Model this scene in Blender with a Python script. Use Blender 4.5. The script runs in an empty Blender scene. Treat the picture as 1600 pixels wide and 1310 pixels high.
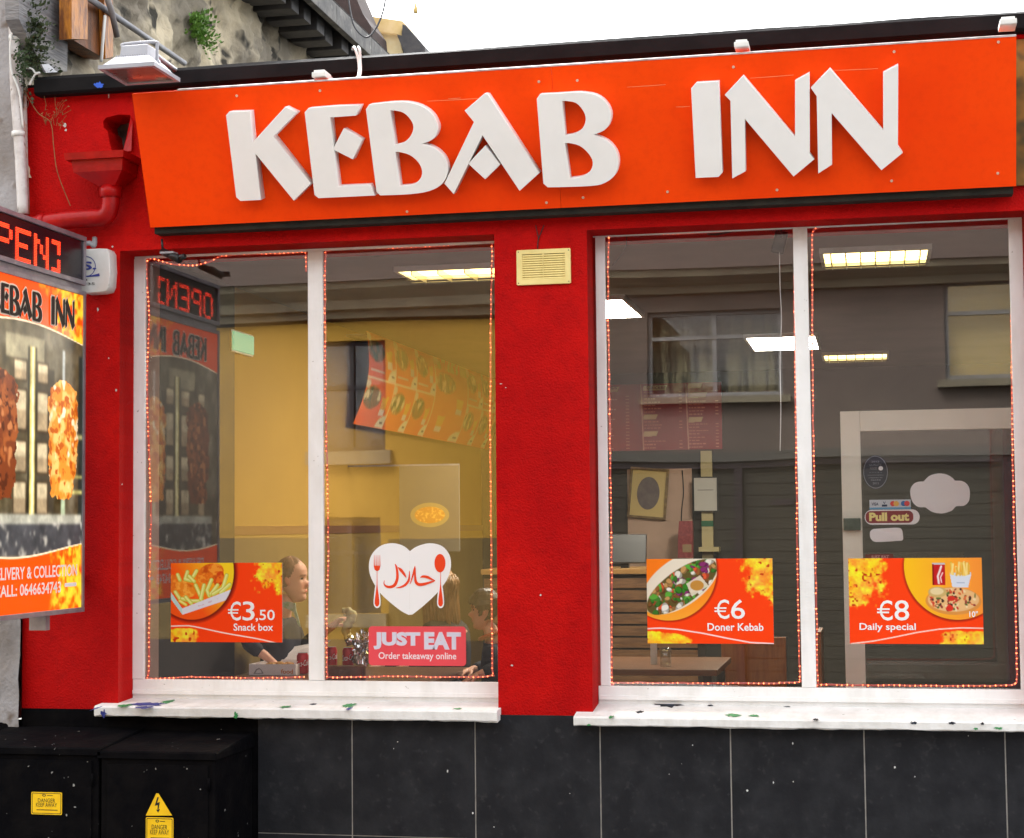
import bpy, bmesh, math, random
import numpy as np
from mathutils import Vector, Matrix, Quaternion
from mathutils import noise as mnoise

random.seed(7); RNG = np.random.default_rng(7)
scene = bpy.context.scene
COL = scene.collection
R = math.radians

# ------------------------------------------------------------------ camera
F_PX, IW, IH = 2701.6, 1600.0, 1310.0
EYE = Vector((0.0, -7.6, 1.6))
YAW, PITCH, ROLL = 0.206226, 0.0621337, -0.0096434
_f = Vector((-math.sin(YAW) * math.cos(PITCH), math.cos(YAW) * math.cos(PITCH), math.sin(PITCH)))
_r = _f.cross(Vector((0, 0, 1))).normalized(); _u = _r.cross(_f)
CR = math.cos(ROLL) * _r + math.sin(ROLL) * _u
CU = -math.sin(ROLL) * _r + math.cos(ROLL) * _u
cam_d = bpy.data.cameras.new('camera'); cam = bpy.data.objects.new('camera', cam_d); COL.objects.link(cam)
m3 = Matrix((CR, CU, -_f)).transposed(); cam.matrix_world = Matrix.Translation(EYE) @ m3.to_4x4()
cam_d.sensor_fit = 'HORIZONTAL'; cam_d.sensor_width = 36.0; cam_d.lens = 36.0 * F_PX / IW
cam_d.clip_start = 0.05; cam_d.clip_end = 2000
scene.camera = cam

# ------------------------------------------------------------------ sky, sun, exposure
SUN_EL, SUN_AZ = R(52), R(-35)          # hazy bright sky: diffuse sun behind the shop, to the left; the houses opposite catch it
world = bpy.data.worlds.new('World'); scene.world = world; world.use_nodes = True
wn = world.node_tree; bg = wn.nodes['Background']
sky = wn.nodes.new('ShaderNodeTexSky'); sky.sky_type = 'NISHITA'; sky.sun_disc = False
sky.sun_elevation = SUN_EL; sky.sun_rotation = SUN_AZ; sky.dust_density = 6.0; sky.air_density = 1.0; sky.ozone_density = 1.0
hs = wn.nodes.new('ShaderNodeHueSaturation'); hs.inputs['Saturation'].default_value = 0.07
wn.links.new(sky.outputs[0], hs.inputs['Color']); wn.links.new(hs.outputs[0], bg.inputs['Color'])
bg.inputs['Strength'].default_value = 0.15
sd = bpy.data.lights.new('sun', 'SUN'); sd.energy = 1.1; sd.angle = R(20); sd.color = (1.0, 0.98, 0.95)
sun = bpy.data.objects.new('sun', sd); COL.objects.link(sun)
_sdir = Vector((math.sin(SUN_AZ) * math.cos(SUN_EL), math.cos(SUN_AZ) * math.cos(SUN_EL), math.sin(SUN_EL)))
sun.rotation_euler = _sdir.to_track_quat('Z', 'Y').to_euler()
scene.view_settings.view_transform = 'Standard'; scene.view_settings.look = 'None'
scene.view_settings.exposure = 2.48; scene.view_settings.gamma = 1.0
scene.render.engine = 'CYCLES'; scene.cycles.use_light_tree = False
scene.cycles.max_bounces = 6; scene.cycles.diffuse_bounces = 3; scene.cycles.glossy_bounces = 3; scene.cycles.caustics_reflective = False; scene.cycles.caustics_refractive = False; scene.cycles.transparent_max_bounces = 16; scene.cycles.sample_clamp_indirect = 4.0

# ------------------------------------------------------------------ helpers: projection
def ray(px, py):
    return (_f + CR * ((px - IW / 2) / F_PX) - CU * ((py - IH / 2) / F_PX))
def P(px, py, y=0.0):
    d = ray(px, py); t = (y - EYE.y) / d.y; return EYE + d * t
def PXp(px, py, X):
    d = ray(px, py); t = (X - EYE.x) / d.x; return EYE + d * t
def Xat(px, py, y=0.0): return P(px, py, y).x
def Zat(px, py, y=0.0): return P(px, py, y).z

class Plane:
    """a flat face in the place: origin, right, up, outward normal"""
    def __init__(s, o, u, v):
        s.o = Vector(o); s.u = Vector(u).normalized(); s.v = Vector(v).normalized(); s.n = s.u.cross(s.v).normalized()
    def ab(s, px, py):
        d = ray(px, py); t = (s.o - EYE).dot(s.n) / d.dot(s.n); p = EYE + d * t - s.o
        return (p.dot(s.u), p.dot(s.v))
    def M(s, off=0.0):
        m = Matrix((s.u, s.v, s.n)).transposed().to_4x4(); m.translation = s.o + s.n * off; return m
    def pt(s, a, b, off=0.0): return s.o + s.u * a + s.v * b + s.n * off
def front(y): return Plane((0, y, 0), (1, 0, 0), (0, 0, 1))

# ------------------------------------------------------------------ helpers: materials
def lin(r, g=None, b=None):
    if g is None: r, g, b = r
    f = lambda c: (c / 255) / 12.92 if c / 255 <= 0.04045 else (((c / 255) + 0.055) / 1.055) ** 2.4
    return (f(r), f(g), f(b))
MATS = {}
def mat(name, col, col2=None, scale=6.0, rough=0.6, bump=0.0, bscale=60.0, spec=0.4, metal=0.0, mixlo=0.4, mixhi=0.65,
        col3=None, s3=25.0, t3=(0.68, 0.74), detail=3.0, stretch=None, coat=0.0, rvar=0.0, streak=None):
    if name in MATS: return MATS[name]
    m = bpy.data.materials.new(name); m.use_nodes = True; nt = m.node_tree; b = nt.nodes['Principled BSDF']
    N, L = nt.nodes, nt.links
    b.inputs['Base Color'].default_value = (*col, 1); b.inputs['Roughness'].default_value = rough
    b.inputs['Specular IOR Level'].default_value = spec; b.inputs['Metallic'].default_value = metal
    b.inputs['Coat Weight'].default_value = coat
    tc = N.new('ShaderNodeTexCoord'); vec = tc.outputs['Object']
    if stretch:
        mp = N.new('ShaderNodeMapping'); mp.inputs['Scale'].default_value = stretch; L.new(vec, mp.inputs[0]); vec = mp.outputs[0]
    out = None
    def noise(sc, det=detail):
        n = N.new('ShaderNodeTexNoise'); n.inputs['Scale'].default_value = sc; n.inputs['Detail'].default_value = det
        n.inputs['Roughness'].default_value = 0.6; L.new(vec, n.inputs['Vector']); return n
    def ramp(src, lo, hi):
        r = N.new('ShaderNodeMapRange'); r.inputs[1].default_value = lo; r.inputs[2].default_value = hi; L.new(src, r.inputs[0]); return r.outputs[0]
    def mix(fac, a, c):
        x = N.new('ShaderNodeMix'); x.data_type = 'RGBA'; L.new(fac, x.inputs[0])
        for v, i in ((a, 6), (c, 7)):
            if isinstance(v, tuple): x.inputs[i].default_value = (*v, 1)
            else: L.new(v, x.inputs[i])
        return x.outputs[2]
    if col2 is not None:
        n = noise(scale); out = mix(ramp(n.outputs['Fac'], mixlo, mixhi), tuple(col), tuple(col2))
    if col3 is not None:
        n = noise(s3, 2.0); out = mix(ramp(n.outputs['Fac'], *t3), out if out is not None else tuple(col), tuple(col3))
    if streak is not None:
        mp2 = N.new('ShaderNodeMapping'); mp2.inputs['Scale'].default_value = streak[2]; L.new(tc.outputs['Object'], mp2.inputs[0])
        n = N.new('ShaderNodeTexNoise'); n.inputs['Scale'].default_value = 1.0; n.inputs['Detail'].default_value = 4.0; n.inputs['Roughness'].default_value = .65; L.new(mp2.outputs[0], n.inputs['Vector'])
        r = N.new('ShaderNodeMapRange'); r.inputs[1].default_value = .46; r.inputs[2].default_value = .74; r.inputs[4].default_value = streak[1]; L.new(n.outputs['Fac'], r.inputs[0])
        out = mix(r.outputs[0], out if out is not None else tuple(col), tuple(streak[0]))
    if out is not None: L.new(out, b.inputs['Base Color'])
    if rvar:
        n = noise(scale * 2.3); r = N.new('ShaderNodeMapRange'); r.inputs[1].default_value = .3; r.inputs[2].default_value = .7
        r.inputs[3].default_value = max(0, rough - rvar); r.inputs[4].default_value = min(1, rough + rvar); L.new(n.outputs['Fac'], r.inputs[0]); L.new(r.outputs[0], b.inputs['Roughness'])
    if bump:
        n = noise(bscale, 2.0); bp = N.new('ShaderNodeBump'); bp.inputs['Strength'].default_value = bump; bp.inputs['Distance'].default_value = 0.01
        L.new(n.outputs['Fac'], bp.inputs['Height']); L.new(bp.outputs[0], b.inputs['Normal'])
    MATS[name] = m; return m
def emit(name, col, strength, base=(0.02, 0.02, 0.02), sample=False):
    if name in MATS: return MATS[name]
    m = bpy.data.materials.new(name); m.use_nodes = True
    if not sample: m.cycles.emission_sampling = 'NONE'
    b = m.node_tree.nodes['Principled BSDF']
    b.inputs['Base Color'].default_value = (*base, 1); b.inputs['Emission Color'].default_value = (*col, 1); b.inputs['Emission Strength'].default_value = strength
    MATS[name] = m; return m
def glassmat(name, f0, tint=(1, 1, 1), wob=0.0, wscale=1.2, rough=0.0):
    if name in MATS: return MATS[name]
    m = bpy.data.materials.new(name); m.use_nodes = True; nt = m.node_tree; N, L = nt.nodes, nt.links
    N.remove(N['Principled BSDF']); out = N['Material Output']
    lw = N.new('ShaderNodeLayerWeight'); lw.inputs[0].default_value = 0.5
    pw = N.new('ShaderNodeMath'); pw.operation = 'POWER'; pw.inputs[1].default_value = 5; L.new(lw.outputs['Facing'], pw.inputs[0])
    ma = N.new('ShaderNodeMath'); ma.operation = 'MULTIPLY_ADD'; ma.inputs[1].default_value = 1 - f0; ma.inputs[2].default_value = f0; L.new(pw.outputs[0], ma.inputs[0])
    tr = N.new('ShaderNodeBsdfTransparent'); tr.inputs[0].default_value = (*tint, 1)
    gl = N.new('ShaderNodeBsdfGlossy'); gl.inputs['Roughness'].default_value = rough
    if wob:
        tc = N.new('ShaderNodeTexCoord'); mp = N.new('ShaderNodeMapping'); mp.inputs['Scale'].default_value = (0.7, 1, 1.6); L.new(tc.outputs['Object'], mp.inputs[0])
        n = N.new('ShaderNodeTexNoise'); n.inputs['Scale'].default_value = wscale; n.inputs['Detail'].default_value = 1.0; L.new(mp.outputs[0], n.inputs['Vector'])
        bp = N.new('ShaderNodeBump'); bp.inputs['Strength'].default_value = wob; bp.inputs['Distance'].default_value = 0.01; L.new(n.outputs['Fac'], bp.inputs['Height']); L.new(bp.outputs[0], gl.inputs['Normal'])
    mx = N.new('ShaderNodeMixShader'); L.new(ma.outputs[0], mx.inputs[0]); L.new(tr.outputs[0], mx.inputs[1]); L.new(gl.outputs[0], mx.inputs[2]); L.new(mx.outputs[0], out.inputs[0])
    MATS[name] = m; return m
def print_mat(name='printed sheet', rough=0.35, spec=0.3, glow=0.0):
    if name in MATS: return MATS[name]
    m = bpy.data.materials.new(name); m.use_nodes = True; nt = m.node_tree; b = nt.nodes['Principled BSDF']
    a = nt.nodes.new('ShaderNodeAttribute'); a.attribute_name = 'ink'; nt.links.new(a.outputs['Color'], b.inputs['Base Color'])
    if glow: nt.links.new(a.outputs['Color'], b.inputs['Emission Color']); b.inputs['Emission Strength'].default_value = glow; m.cycles.emission_sampling = 'NONE'
    b.inputs['Roughness'].default_value = rough; b.inputs['Specular IOR Level'].default_value = spec
    MATS[name] = m; return m

# ------------------------------------------------------------------ helpers: objects
WM = {}
def _link(o, parent):
    COL.objects.link(o)
    if parent is not None:
        o.parent = parent; o.matrix_parent_inverse = WM[parent].inverted()
def obj(name, mesh, m, parent=None, M=None, smooth=False):
    o = bpy.data.objects.new(name, mesh); _link(o, parent)
    if M is None: M = Matrix.Identity(4)
    o.matrix_basis = M; WM[o] = M.copy()
    if m is not None and len(mesh.materials) == 0: mesh.materials.append(m)
    if smooth:
        for p in mesh.polygons: p.use_smooth = True
    return o
def thing(name, label, cat, loc=(0, 0, 0), group=None):
    o = bpy.data.objects.new(name, None); COL.objects.link(o); o.location = loc; o.empty_display_size = 0.1
    WM[o] = Matrix.Translation(Vector(loc)); tag(o, label, cat, group); return o
def tag(o, label, cat, group=None):
    o['label'] = label; o['category'] = cat
    if group: o['group'] = group
    return o
def struct(o): o['kind'] = 'structure'; return o
def bm_mesh(bm, name='mesh'):
    me = bpy.data.meshes.new(name); bm.normal_update(); bm.to_mesh(me); bm.free(); return me
def box_bm(bm, a, b, bevel=0.0, M=None):
    vs = [bm.verts.new((x, y, z)) for x in (a[0], b[0]) for y in (a[1], b[1]) for z in (a[2], b[2])]
    fs = [(0, 1, 3, 2), (4, 6, 7, 5), (0, 4, 5, 1), (2, 3, 7, 6), (0, 2, 6, 4), (1, 5, 7, 3)]
    faces = [bm.faces.new([vs[i] for i in f]) for f in fs]
    if bevel:
        es = list({e for f in faces for e in f.edges})
        r = bmesh.ops.bevel(bm, geom=es, offset=bevel, segments=2, profile=0.7, affect='EDGES'); vs = list({v for f in r['faces'] for v in f.verts} | {v for v in vs if v.is_valid})
    if M is not None: bmesh.ops.transform(bm, matrix=M, verts=[v for v in vs if v.is_valid])
def box(name, a, b, m, parent=None, bevel=0.0, M=None):
    a2 = [min(a[i], b[i]) for i in range(3)]; b2 = [max(a[i], b[i]) for i in range(3)]
    bm = bmesh.new(); box_bm(bm, a2, b2, bevel); bmesh.ops.recalc_face_normals(bm, faces=bm.faces)
    return obj(name, bm_mesh(bm, name), m, parent, M)
def tube_bm(bm, pts, rad, seg=8, cap=True):
    pts = [Vector(p) for p in pts]; n = len(pts); rads = rad if isinstance(rad, (list, tuple)) else [rad] * n
    t0 = (pts[1] - pts[0]).normalized(); a = Vector((0, 0, 1)) if abs(t0.z) < 0.9 else Vector((1, 0, 0)); x = t0.cross(a).normalized(); rings = []
    for i, p in enumerate(pts):
        t = ((pts[min(i + 1, n - 1)] - pts[i]).normalized() + (pts[i] - pts[max(i - 1, 0)]).normalized()).normalized()
        x = (x - t * x.dot(t)).normalized(); y = t.cross(x)
        rings.append([bm.verts.new(p + (x * math.cos(2 * math.pi * k / seg) + y * math.sin(2 * math.pi * k / seg)) * rads[i]) for k in range(seg)])
    for i in range(n - 1):
        for k in range(seg): bm.faces.new((rings[i][k], rings[i][(k + 1) % seg], rings[i + 1][(k + 1) % seg], rings[i + 1][k]))
    if cap: bm.faces.new(rings[0][::-1]); bm.faces.new(rings[-1])
def tube(name, pts, rad, m, parent=None, seg=8):
    bm = bmesh.new(); tube_bm(bm, pts, rad, seg); bmesh.ops.recalc_face_normals(bm, faces=bm.faces); return obj(name, bm_mesh(bm, name), m, parent, smooth=True)
def smooth_path(pts, n=8):
    pts = [Vector(p) for p in pts]; out = []
    for i in range(len(pts) - 1):
        p0, p1, p2, p3 = pts[max(i - 1, 0)], pts[i], pts[i + 1], pts[min(i + 2, len(pts) - 1)]
        for k in range(n):
            t = k / n; out.append(0.5 * ((2 * p1) + (p2 - p0) * t + (2 * p0 - 5 * p1 + 4 * p2 - p3) * t * t + (3 * p1 - p0 - 3 * p2 + p3) * t ** 3))
    return out + [pts[-1]]
def lathe_mesh(prof, seg=24, name='lathe'):
    bm = bmesh.new(); rings = []
    for r, z in prof:
        rings.append([bm.verts.new((max(r, 1e-5) * math.cos(2 * math.pi * k / seg), max(r, 1e-5) * math.sin(2 * math.pi * k / seg), z)) for k in range(seg)])
    for i in range(len(rings) - 1):
        for k in range(seg): bm.faces.new((rings[i][k], rings[i][(k + 1) % seg], rings[i + 1][(k + 1) % seg], rings[i + 1][k]))
    bm.faces.new(rings[0][::-1]); bm.faces.new(rings[-1]); bmesh.ops.recalc_face_normals(bm, faces=bm.faces); return bm_mesh(bm, name)
def curve_mesh(groups, extrude=0.0, bevel=0.0):
    """groups: list of lists of 2-D loops; loops inside one group fill even-odd"""
    bm = bmesh.new()
    for gi, loops in enumerate(groups):
        cu = bpy.data.curves.new('c', 'CURVE'); cu.dimensions = '2D'; cu.fill_mode = 'BOTH'; cu.extrude = extrude; cu.bevel_depth = bevel; cu.bevel_resolution = 1
        for lp in loops:
            sp = cu.splines.new('POLY'); sp.points.add(len(lp) - 1); sp.use_cyclic_u = True
            for i, q in enumerate(lp): sp.points[i].co = (q[0], q[1], -0.002 * gi if extrude else 0.0, 1)
        o = bpy.data.objects.new('c', cu); me = bpy.data.meshes.new_from_object(o); bm.from_mesh(me)
        bpy.data.objects.remove(o); bpy.data.curves.remove(cu); bpy.data.meshes.remove(me)
    return bm_mesh(bm, 'shape')
def shape(name, groups, m, plane, parent=None, off=0.0, thick=0.0, bevel=0.0):
    return obj(name, curve_mesh(groups, thick / 2, bevel), m, parent, plane.M(off + thick / 2))
def text_mesh(s, bold=0.0, extrude=0.0, shear=0.0):
    cu = bpy.data.curves.new('t', 'FONT'); cu.body = s; cu.offset = bold; cu.extrude = extrude; cu.size = 1.0; cu.shear = shear; cu.resolution_u = 3
    o = bpy.data.objects.new('t', cu); COL.objects.link(o); bpy.context.view_layer.update()
    me = bpy.data.meshes.new_from_object(o.evaluated_get(bpy.context.evaluated_depsgraph_get()))
    bpy.data.objects.remove(o); bpy.data.curves.remove(cu)
    me.materials.clear(); return me
def fit_text(name, s, m, plane, rect, parent, off=0.001, bold=0.0, flip=False, shear=0.0):
    """rect = (a0,a1,b0,b1) in plane coordinates; the text's own bounds fill it"""
    me = text_mesh(s, bold, 0.0, shear); n = len(me.vertices); co = np.zeros(n * 3); me.vertices.foreach_get('co', co); co = co.reshape(-1, 3)
    lo, hi = co.min(0), co.max(0); a0, a1, b0, b1 = rect
    co[:, 0] = a0 + (co[:, 0] - lo[0]) / max(hi[0] - lo[0], 1e-6) * (a1 - a0); co[:, 1] = b0 + (co[:, 1] - lo[1]) / max(hi[1] - lo[1], 1e-6) * (b1 - b0)
    me.vertices.foreach_set('co', co.ravel()); me.update()
    return obj(name, me, m, parent, plane.M(off))
def rect_px(plane, l, t, r, b):
    q = [plane.ab(l, t), plane.ab(r, t), plane.ab(l, b), plane.ab(r, b)]
    return ((q[0][0] + q[2][0]) / 2, (q[1][0] + q[3][0]) / 2, (q[2][1] + q[3][1]) / 2, (q[0][1] + q[1][1]) / 2)
def loop_px(plane, pts): return [plane.ab(x, y) for x, y in pts]
def stroke(pts):
    """variable-width pen stroke (x,y,width) -> closed outline"""
    P2 = smooth_path([(a, b, 0) for a, b, w in pts], 5); W = []
    for i in range(len(pts) - 1):
        for k in range(5): W.append(pts[i][2] + (pts[i + 1][2] - pts[i][2]) * k / 5)
    W.append(pts[-1][2]); L_, R_ = [], []
    for i, p in enumerate(P2):
        t = (P2[min(i + 1, len(P2) - 1)] - P2[max(i - 1, 0)]).normalized(); nrm = Vector((-t.y, t.x, 0)) * W[i] / 2
        L_.append(((p + nrm).x, (p + nrm).y)); R_.append(((p - nrm).x, (p - nrm).y))
    return L_ + R_[::-1]
def rrect(a0, a1, b0, b1, r, n=6):
    out = []
    for cx_, cy_, s in ((a1 - r, b1 - r, 0), (a0 + r, b1 - r, 90), (a0 + r, b0 + r, 180), (a1 - r, b0 + r, 270)):
        for k in range(n + 1):
            t = R(s + 90 * k / n); out.append((cx_ + r * math.cos(t), cy_ + r * math.sin(t)))
    return out
def ell(cx_, cy_, rx, ry, n=32): return [(cx_ + rx * math.cos(2 * math.pi * k / n), cy_ + ry * math.sin(2 * math.pi * k / n)) for k in range(n)]

# ------------------------------------------------------------------ helpers: printed pictures (painted per mesh vertex)
def vnoise(h, w, cells, octv=4, seed=0):
    rg = np.random.default_rng(seed); out = np.zeros((h, w)); amp = 1.0; tot = 0.0
    for o in range(octv):
        cy_ = max(2, int(cells * h / w)) + 1; cx_ = cells + 1; g = rg.random((cy_ + 1, cx_ + 1))
        yy = np.linspace(0, cy_ - 1e-3, h); xx = np.linspace(0, cx_ - 1e-3, w); yi = yy.astype(int); xi = xx.astype(int)
        fy = (yy - yi)[:, None]; fx = (xx - xi)[None]; fy = fy * fy * (3 - 2 * fy); fx = fx * fx * (3 - 2 * fx)
        v = (g[yi][:, xi] * (1 - fx) + g[yi][:, xi + 1] * fx) * (1 - fy) + (g[yi + 1][:, xi] * (1 - fx) + g[yi + 1][:, xi + 1] * fx) * fy
        out += v * amp; tot += amp; amp *= 0.55; cells *= 2
    return out / tot
class Canvas:
    """x to the right, y DOWN, in any units"""
    def __init__(s, x0, x1, y0, y1, nx, bgc):
        s.x0, s.x1, s.y0, s.y1 = x0, x1, y0, y1; s.nx = nx; s.ny = max(8, int(nx * (y1 - y0) / (x1 - x0)))
        s.X, s.Y = np.meshgrid(np.linspace(x0, x1, s.nx), np.linspace(y0, y1, s.ny)); s.px = (x1 - x0) / s.nx
        s.C = np.zeros((s.ny, s.nx, 3)); s.C[:] = bgc
    def n(s, cells, seed, octv=4): return vnoise(s.ny, s.nx, cells, octv, seed)
    def put(s, a, col):
        a = np.clip(a, 0, 1)[..., None]; col = np.asarray(col, float); s.C = s.C * (1 - a) + col * a
    def ellipse(s, cx_, cy_, rx, ry, ang=0):
        c, n = math.cos(ang), math.sin(ang); dx, dy = s.X - cx_, s.Y - cy_; u, v = dx * c + dy * n, -dx * n + dy * c
        return np.clip((1 - np.sqrt((u / rx) ** 2 + (v / ry) ** 2)) * min(rx, ry) / s.px + 0.5, 0, 1)
    def line(s, pts, w):
        d = np.full(s.X.shape, 1e9)
        for (ax, ay), (bx, by) in zip(pts[:-1], pts[1:]):
            vx, vy = bx - ax, by - ay; t = np.clip(((s.X - ax) * vx + (s.Y - ay) * vy) / (vx * vx + vy * vy + 1e-9), 0, 1)
            d = np.minimum(d, np.hypot(s.X - ax - t * vx, s.Y - ay - t * vy))
        return np.clip((w / 2 - d) / s.px + 0.5, 0, 1)
    def poly(s, pts):
        ins = np.zeros(s.X.shape, bool); n = len(pts)
        for i in range(n):
            (ax, ay), (bx, by) = pts[i], pts[(i + 1) % n]
            if ay == by: continue
            c = ((ay > s.Y) != (by > s.Y)) & (s.X < (bx - ax) * (s.Y - ay) / (by - ay) + ax); ins ^= c
        return ins.astype(float)
    def rect(s, x0, x1, y0, y1): return ((s.X >= x0) & (s.X <= x1) & (s.Y >= y0) & (s.Y <= y1)).astype(float)
def sheet(name, cv, plane, rect, parent, m=None, off=0.0, bend=None):
    a0, a1, b0, b1 = rect; ny, nx = cv.ny, cv.nx
    A, B = np.meshgrid(np.linspace(a0, a1, nx), np.linspace(b1, b0, ny)); Z = np.zeros_like(A) if bend is None else bend((A - a0) / (a1 - a0), (B - b0) / (b1 - b0))
    co = np.stack([A, B, Z], -1).reshape(-1, 3)
    idx = np.arange(nx * ny).reshape(ny, nx); q = np.stack([idx[:-1, :-1], idx[1:, :-1], idx[1:, 1:], idx[:-1, 1:]], -1).reshape(-1, 4)
    me = bpy.data.meshes.new(name); me.from_pydata(co.tolist(), [], q.tolist())
    ca = me.color_attributes.new('ink', 'FLOAT_COLOR', 'POINT'); c = np.clip(cv.C.reshape(-1, 3), 0, 255) / 255
    c = np.where(c <= 0.04045, c / 12.92, ((c + 0.055) / 1.055) ** 2.4); c4 = np.concatenate([c * 0.92, np.ones((len(c), 1))], 1).astype(np.float32)
    ca.data.foreach_set('color', c4.ravel()); me.update()
    return obj(name, me, m or print_mat(), parent, plane.M(off))

# ================================================================== materials of the place
M_red = mat('red masonry paint', lin(176, 2, 4), lin(200, 13, 7), 1.3, 0.7, bump=0.6, bscale=110, spec=0.12, streak=(lin(140, 2, 5), .4, (20, 20, .7)), col3=lin(166, 1, 4), s3=2.0, t3=(.45, .8))
M_redpipe = mat('red gloss paint', lin(172, 4, 6), lin(145, 3, 6), 9.0, 0.4, bump=0.2, bscale=40, spec=0.25)
M_black = mat('black bitumen paint', (0.003, 0.003, 0.004), (0.006, 0.0055, 0.006), 8.0, 0.75, bump=0.25, bscale=30, spec=0.03, col3=(0.30, 0.30, 0.29), s3=30, t3=(0.73, 0.76))
M_fascia = mat('black fascia board', (0.006, 0.006, 0.007), (0.011, 0.010, 0.011), 5.0, 0.65, bump=0.2, bscale=18, spec=0.1, col3=(0.35, 0.34, 0.3), s3=38, t3=(0.79, 0.81))
M_tile = mat('charcoal tile', (0.0165, 0.0172, 0.0205), (0.026, 0.027, 0.031), 7.0, 0.65, bump=0.15, bscale=40, spec=0.12, col3=(0.035, 0.035, 0.038), s3=28, t3=(0.62, 0.78), rvar=0.1)
M_grout = mat('pale grout', (0.42, 0.40, 0.37), (0.3, 0.29, 0.27), 20, 0.9)
M_white = mat('white gloss window paint', (0.90, 0.90, 0.90), (0.84, 0.84, 0.83), 5.0, 0.38, streak=((.6, .58, .54), .4, (9, 9, 2)), bump=0.15, bscale=22, spec=0.4, col3=(0.45, 0.43, 0.4), s3=40, t3=(0.74, 0.78))
M_sill = mat('white sill paint', (0.86, 0.86, 0.85), (0.76, 0.76, 0.74), 6.0, 0.55, streak=((.45, .42, .37), .3, (14, 5, 5)), bump=0.3, bscale=26, col3=(0.35, 0.36, 0.33), s3=34, t3=(0.73, 0.76))
M_orange = mat('orange sign board', lin(255, 74, 2), lin(246, 62, 1), 1.0, 0.5, bump=0.05, bscale=12, spec=0.12, streak=(lin(232, 58, 5), .35, (24, 24, .8)))
M_letter = mat('white letter foam', (0.90, 0.90, 0.89), (0.87, 0.87, 0.86), 6.0, 0.45, spec=0.3)
M_wood = mat('raw batten wood', (0.32, 0.24, 0.15), (0.2, 0.14, 0.09), 8, 0.8, bump=0.3, bscale=50, stretch=(1, 8, 8))
M_glass = glassmat('window glass', 0.095, wob=0.10, wscale=0.9)
M_glass2 = glassmat('door glass', 0.07)
M_alu = mat('aluminium sign frame', (0.34, 0.32, 0.36), (0.26, 0.24, 0.28), 12, 0.38, metal=0.55, spec=0.5, bump=.05)
M_blackplastic = mat('black plastic', (0.012, 0.012, 0.013), None, rough=0.35)
M_whiteplastic = mat('white plastic', (0.74, 0.74, 0.72), (0.66, 0.66, 0.63), 9, 0.4, col3=(.3, .27, .22), s3=22, t3=(.72, .8))
M_cream = mat('cream plastic', lin(240, 222, 150), lin(228, 208, 134), 8, 0.45)
M_txtwhite = mat('white print', (0.86, 0.86, 0.86), None, rough=0.5)
M_txtblack = mat('black print', (0.01, 0.01, 0.01), None, rough=0.5)

# ================================================================== key dimensions of the shop front
Y_FR = 0.16; Y_PANE = 0.172                                   # front of the window frames
XL = Xat(38, 600, 0); XR = 1.5
W1L, W1R = Xat(186, 750, 0), Xat(775, 700, 0)
W2L, W2R = Xat(921, 700, 0), Xat(1612, 700, 0)
Z_SILL = Zat(500, 1095, Y_FR); Z_HEAD = 2.925
Z_TOP = 3.74; T_WALL = 0.45
Z_TILE = Zat(850, 1116, 0)

# ---------------- ground
def ground_sheet(name, x0, x1, y0, y1, z, m):
    bm = bmesh.new(); v = [bm.verts.new(p) for p in ((x0, y0, z), (x1, y0, z), (x1, y1, z), (x0, y1, z))]; bm.faces.new(v); return struct(obj(name, bm_mesh(bm), m))
M_asph = mat('asphalt', (0.05, 0.05, 0.052), (0.07, 0.07, 0.07), 3, 0.85, bump=0.5, bscale=120)
M_pave = mat('concrete paving', (0.26, 0.25, 0.24), (0.2, 0.2, 0.19), 2, 0.85, bump=0.3, bscale=60)
ground_sheet('ground', -400, 400, -400, 400, -0.14, mat('earth', (0.1, 0.1, 0.09), (0.07, 0.07, 0.06), 1, 0.9))
ground_sheet('road', -60, 60, -8.1, -1.5, -0.12, M_asph)
struct(box('pavement', (-60, -1.5, -0.3), (60, 0.4, -0.002), M_pave)); struct(box('far_pavement', (-60, -10.3, -0.3), (60, -8.1, -0.002), M_pave))

# ================================================================== the shop building
shop = thing('shop_building', 'single storey takeaway shop with red walls and dark tiled base', 'shop', (-1.5, 0, 0))
PF = Plane((0, 0, 0), (1, 0, 0), (0, 0, 1))
hole = [PF.ab(*p) for p in ((161, 190), (166, 184), (186, 179), (203, 180), (206, 188), (205, 236), (175, 237), (171, 222), (168, 205), (162, 200))]
shape('wall', [[[(XL, 0), (XR, 0), (XR, Z_TOP), (XL, Z_TOP)], [(W1L, .74), (W1R, .74), (W1R, Z_HEAD), (W1L, Z_HEAD)], [(W2L, .74), (W2R, .74), (W2R, Z_HEAD), (W2L, Z_HEAD)], hole]],
      M_red, Plane((0, T_WALL, 0), (1, 0, 0), (0, 0, 1)), shop, thick=T_WALL)
# black painted plinth behind the cabinets, tiles below the windows
XT0 = Xat(405, 1220, 0)
box('plinth', (XL + .002, -0.006, 0), (XT0 - .003, 0.0, Z_TILE - .004), M_black, shop)
box('grout_bed', (XT0, -0.0115, 0), (XR, 0.0, Z_TILE - .006), M_grout, shop)
joints = [XT0] + [Xat(p, 1220, -.012) for p in (550.5, 743, 938.5, 1142.5, 1351.5, 1572)] + [XR]
zj = Zat(600, 1307, -.012)
for i in range(len(joints) - 1):
    for z0, z1 in ((zj + .002, Z_TILE - .004), (0.0, zj - .002)):
        box('tile', (joints[i] + (.0028 if i else 0), -0.014 - random.uniform(0, .0012), z0), (joints[i + 1] - .0028, -0.0118, z1), M_tile, shop, bevel=.001)
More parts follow.
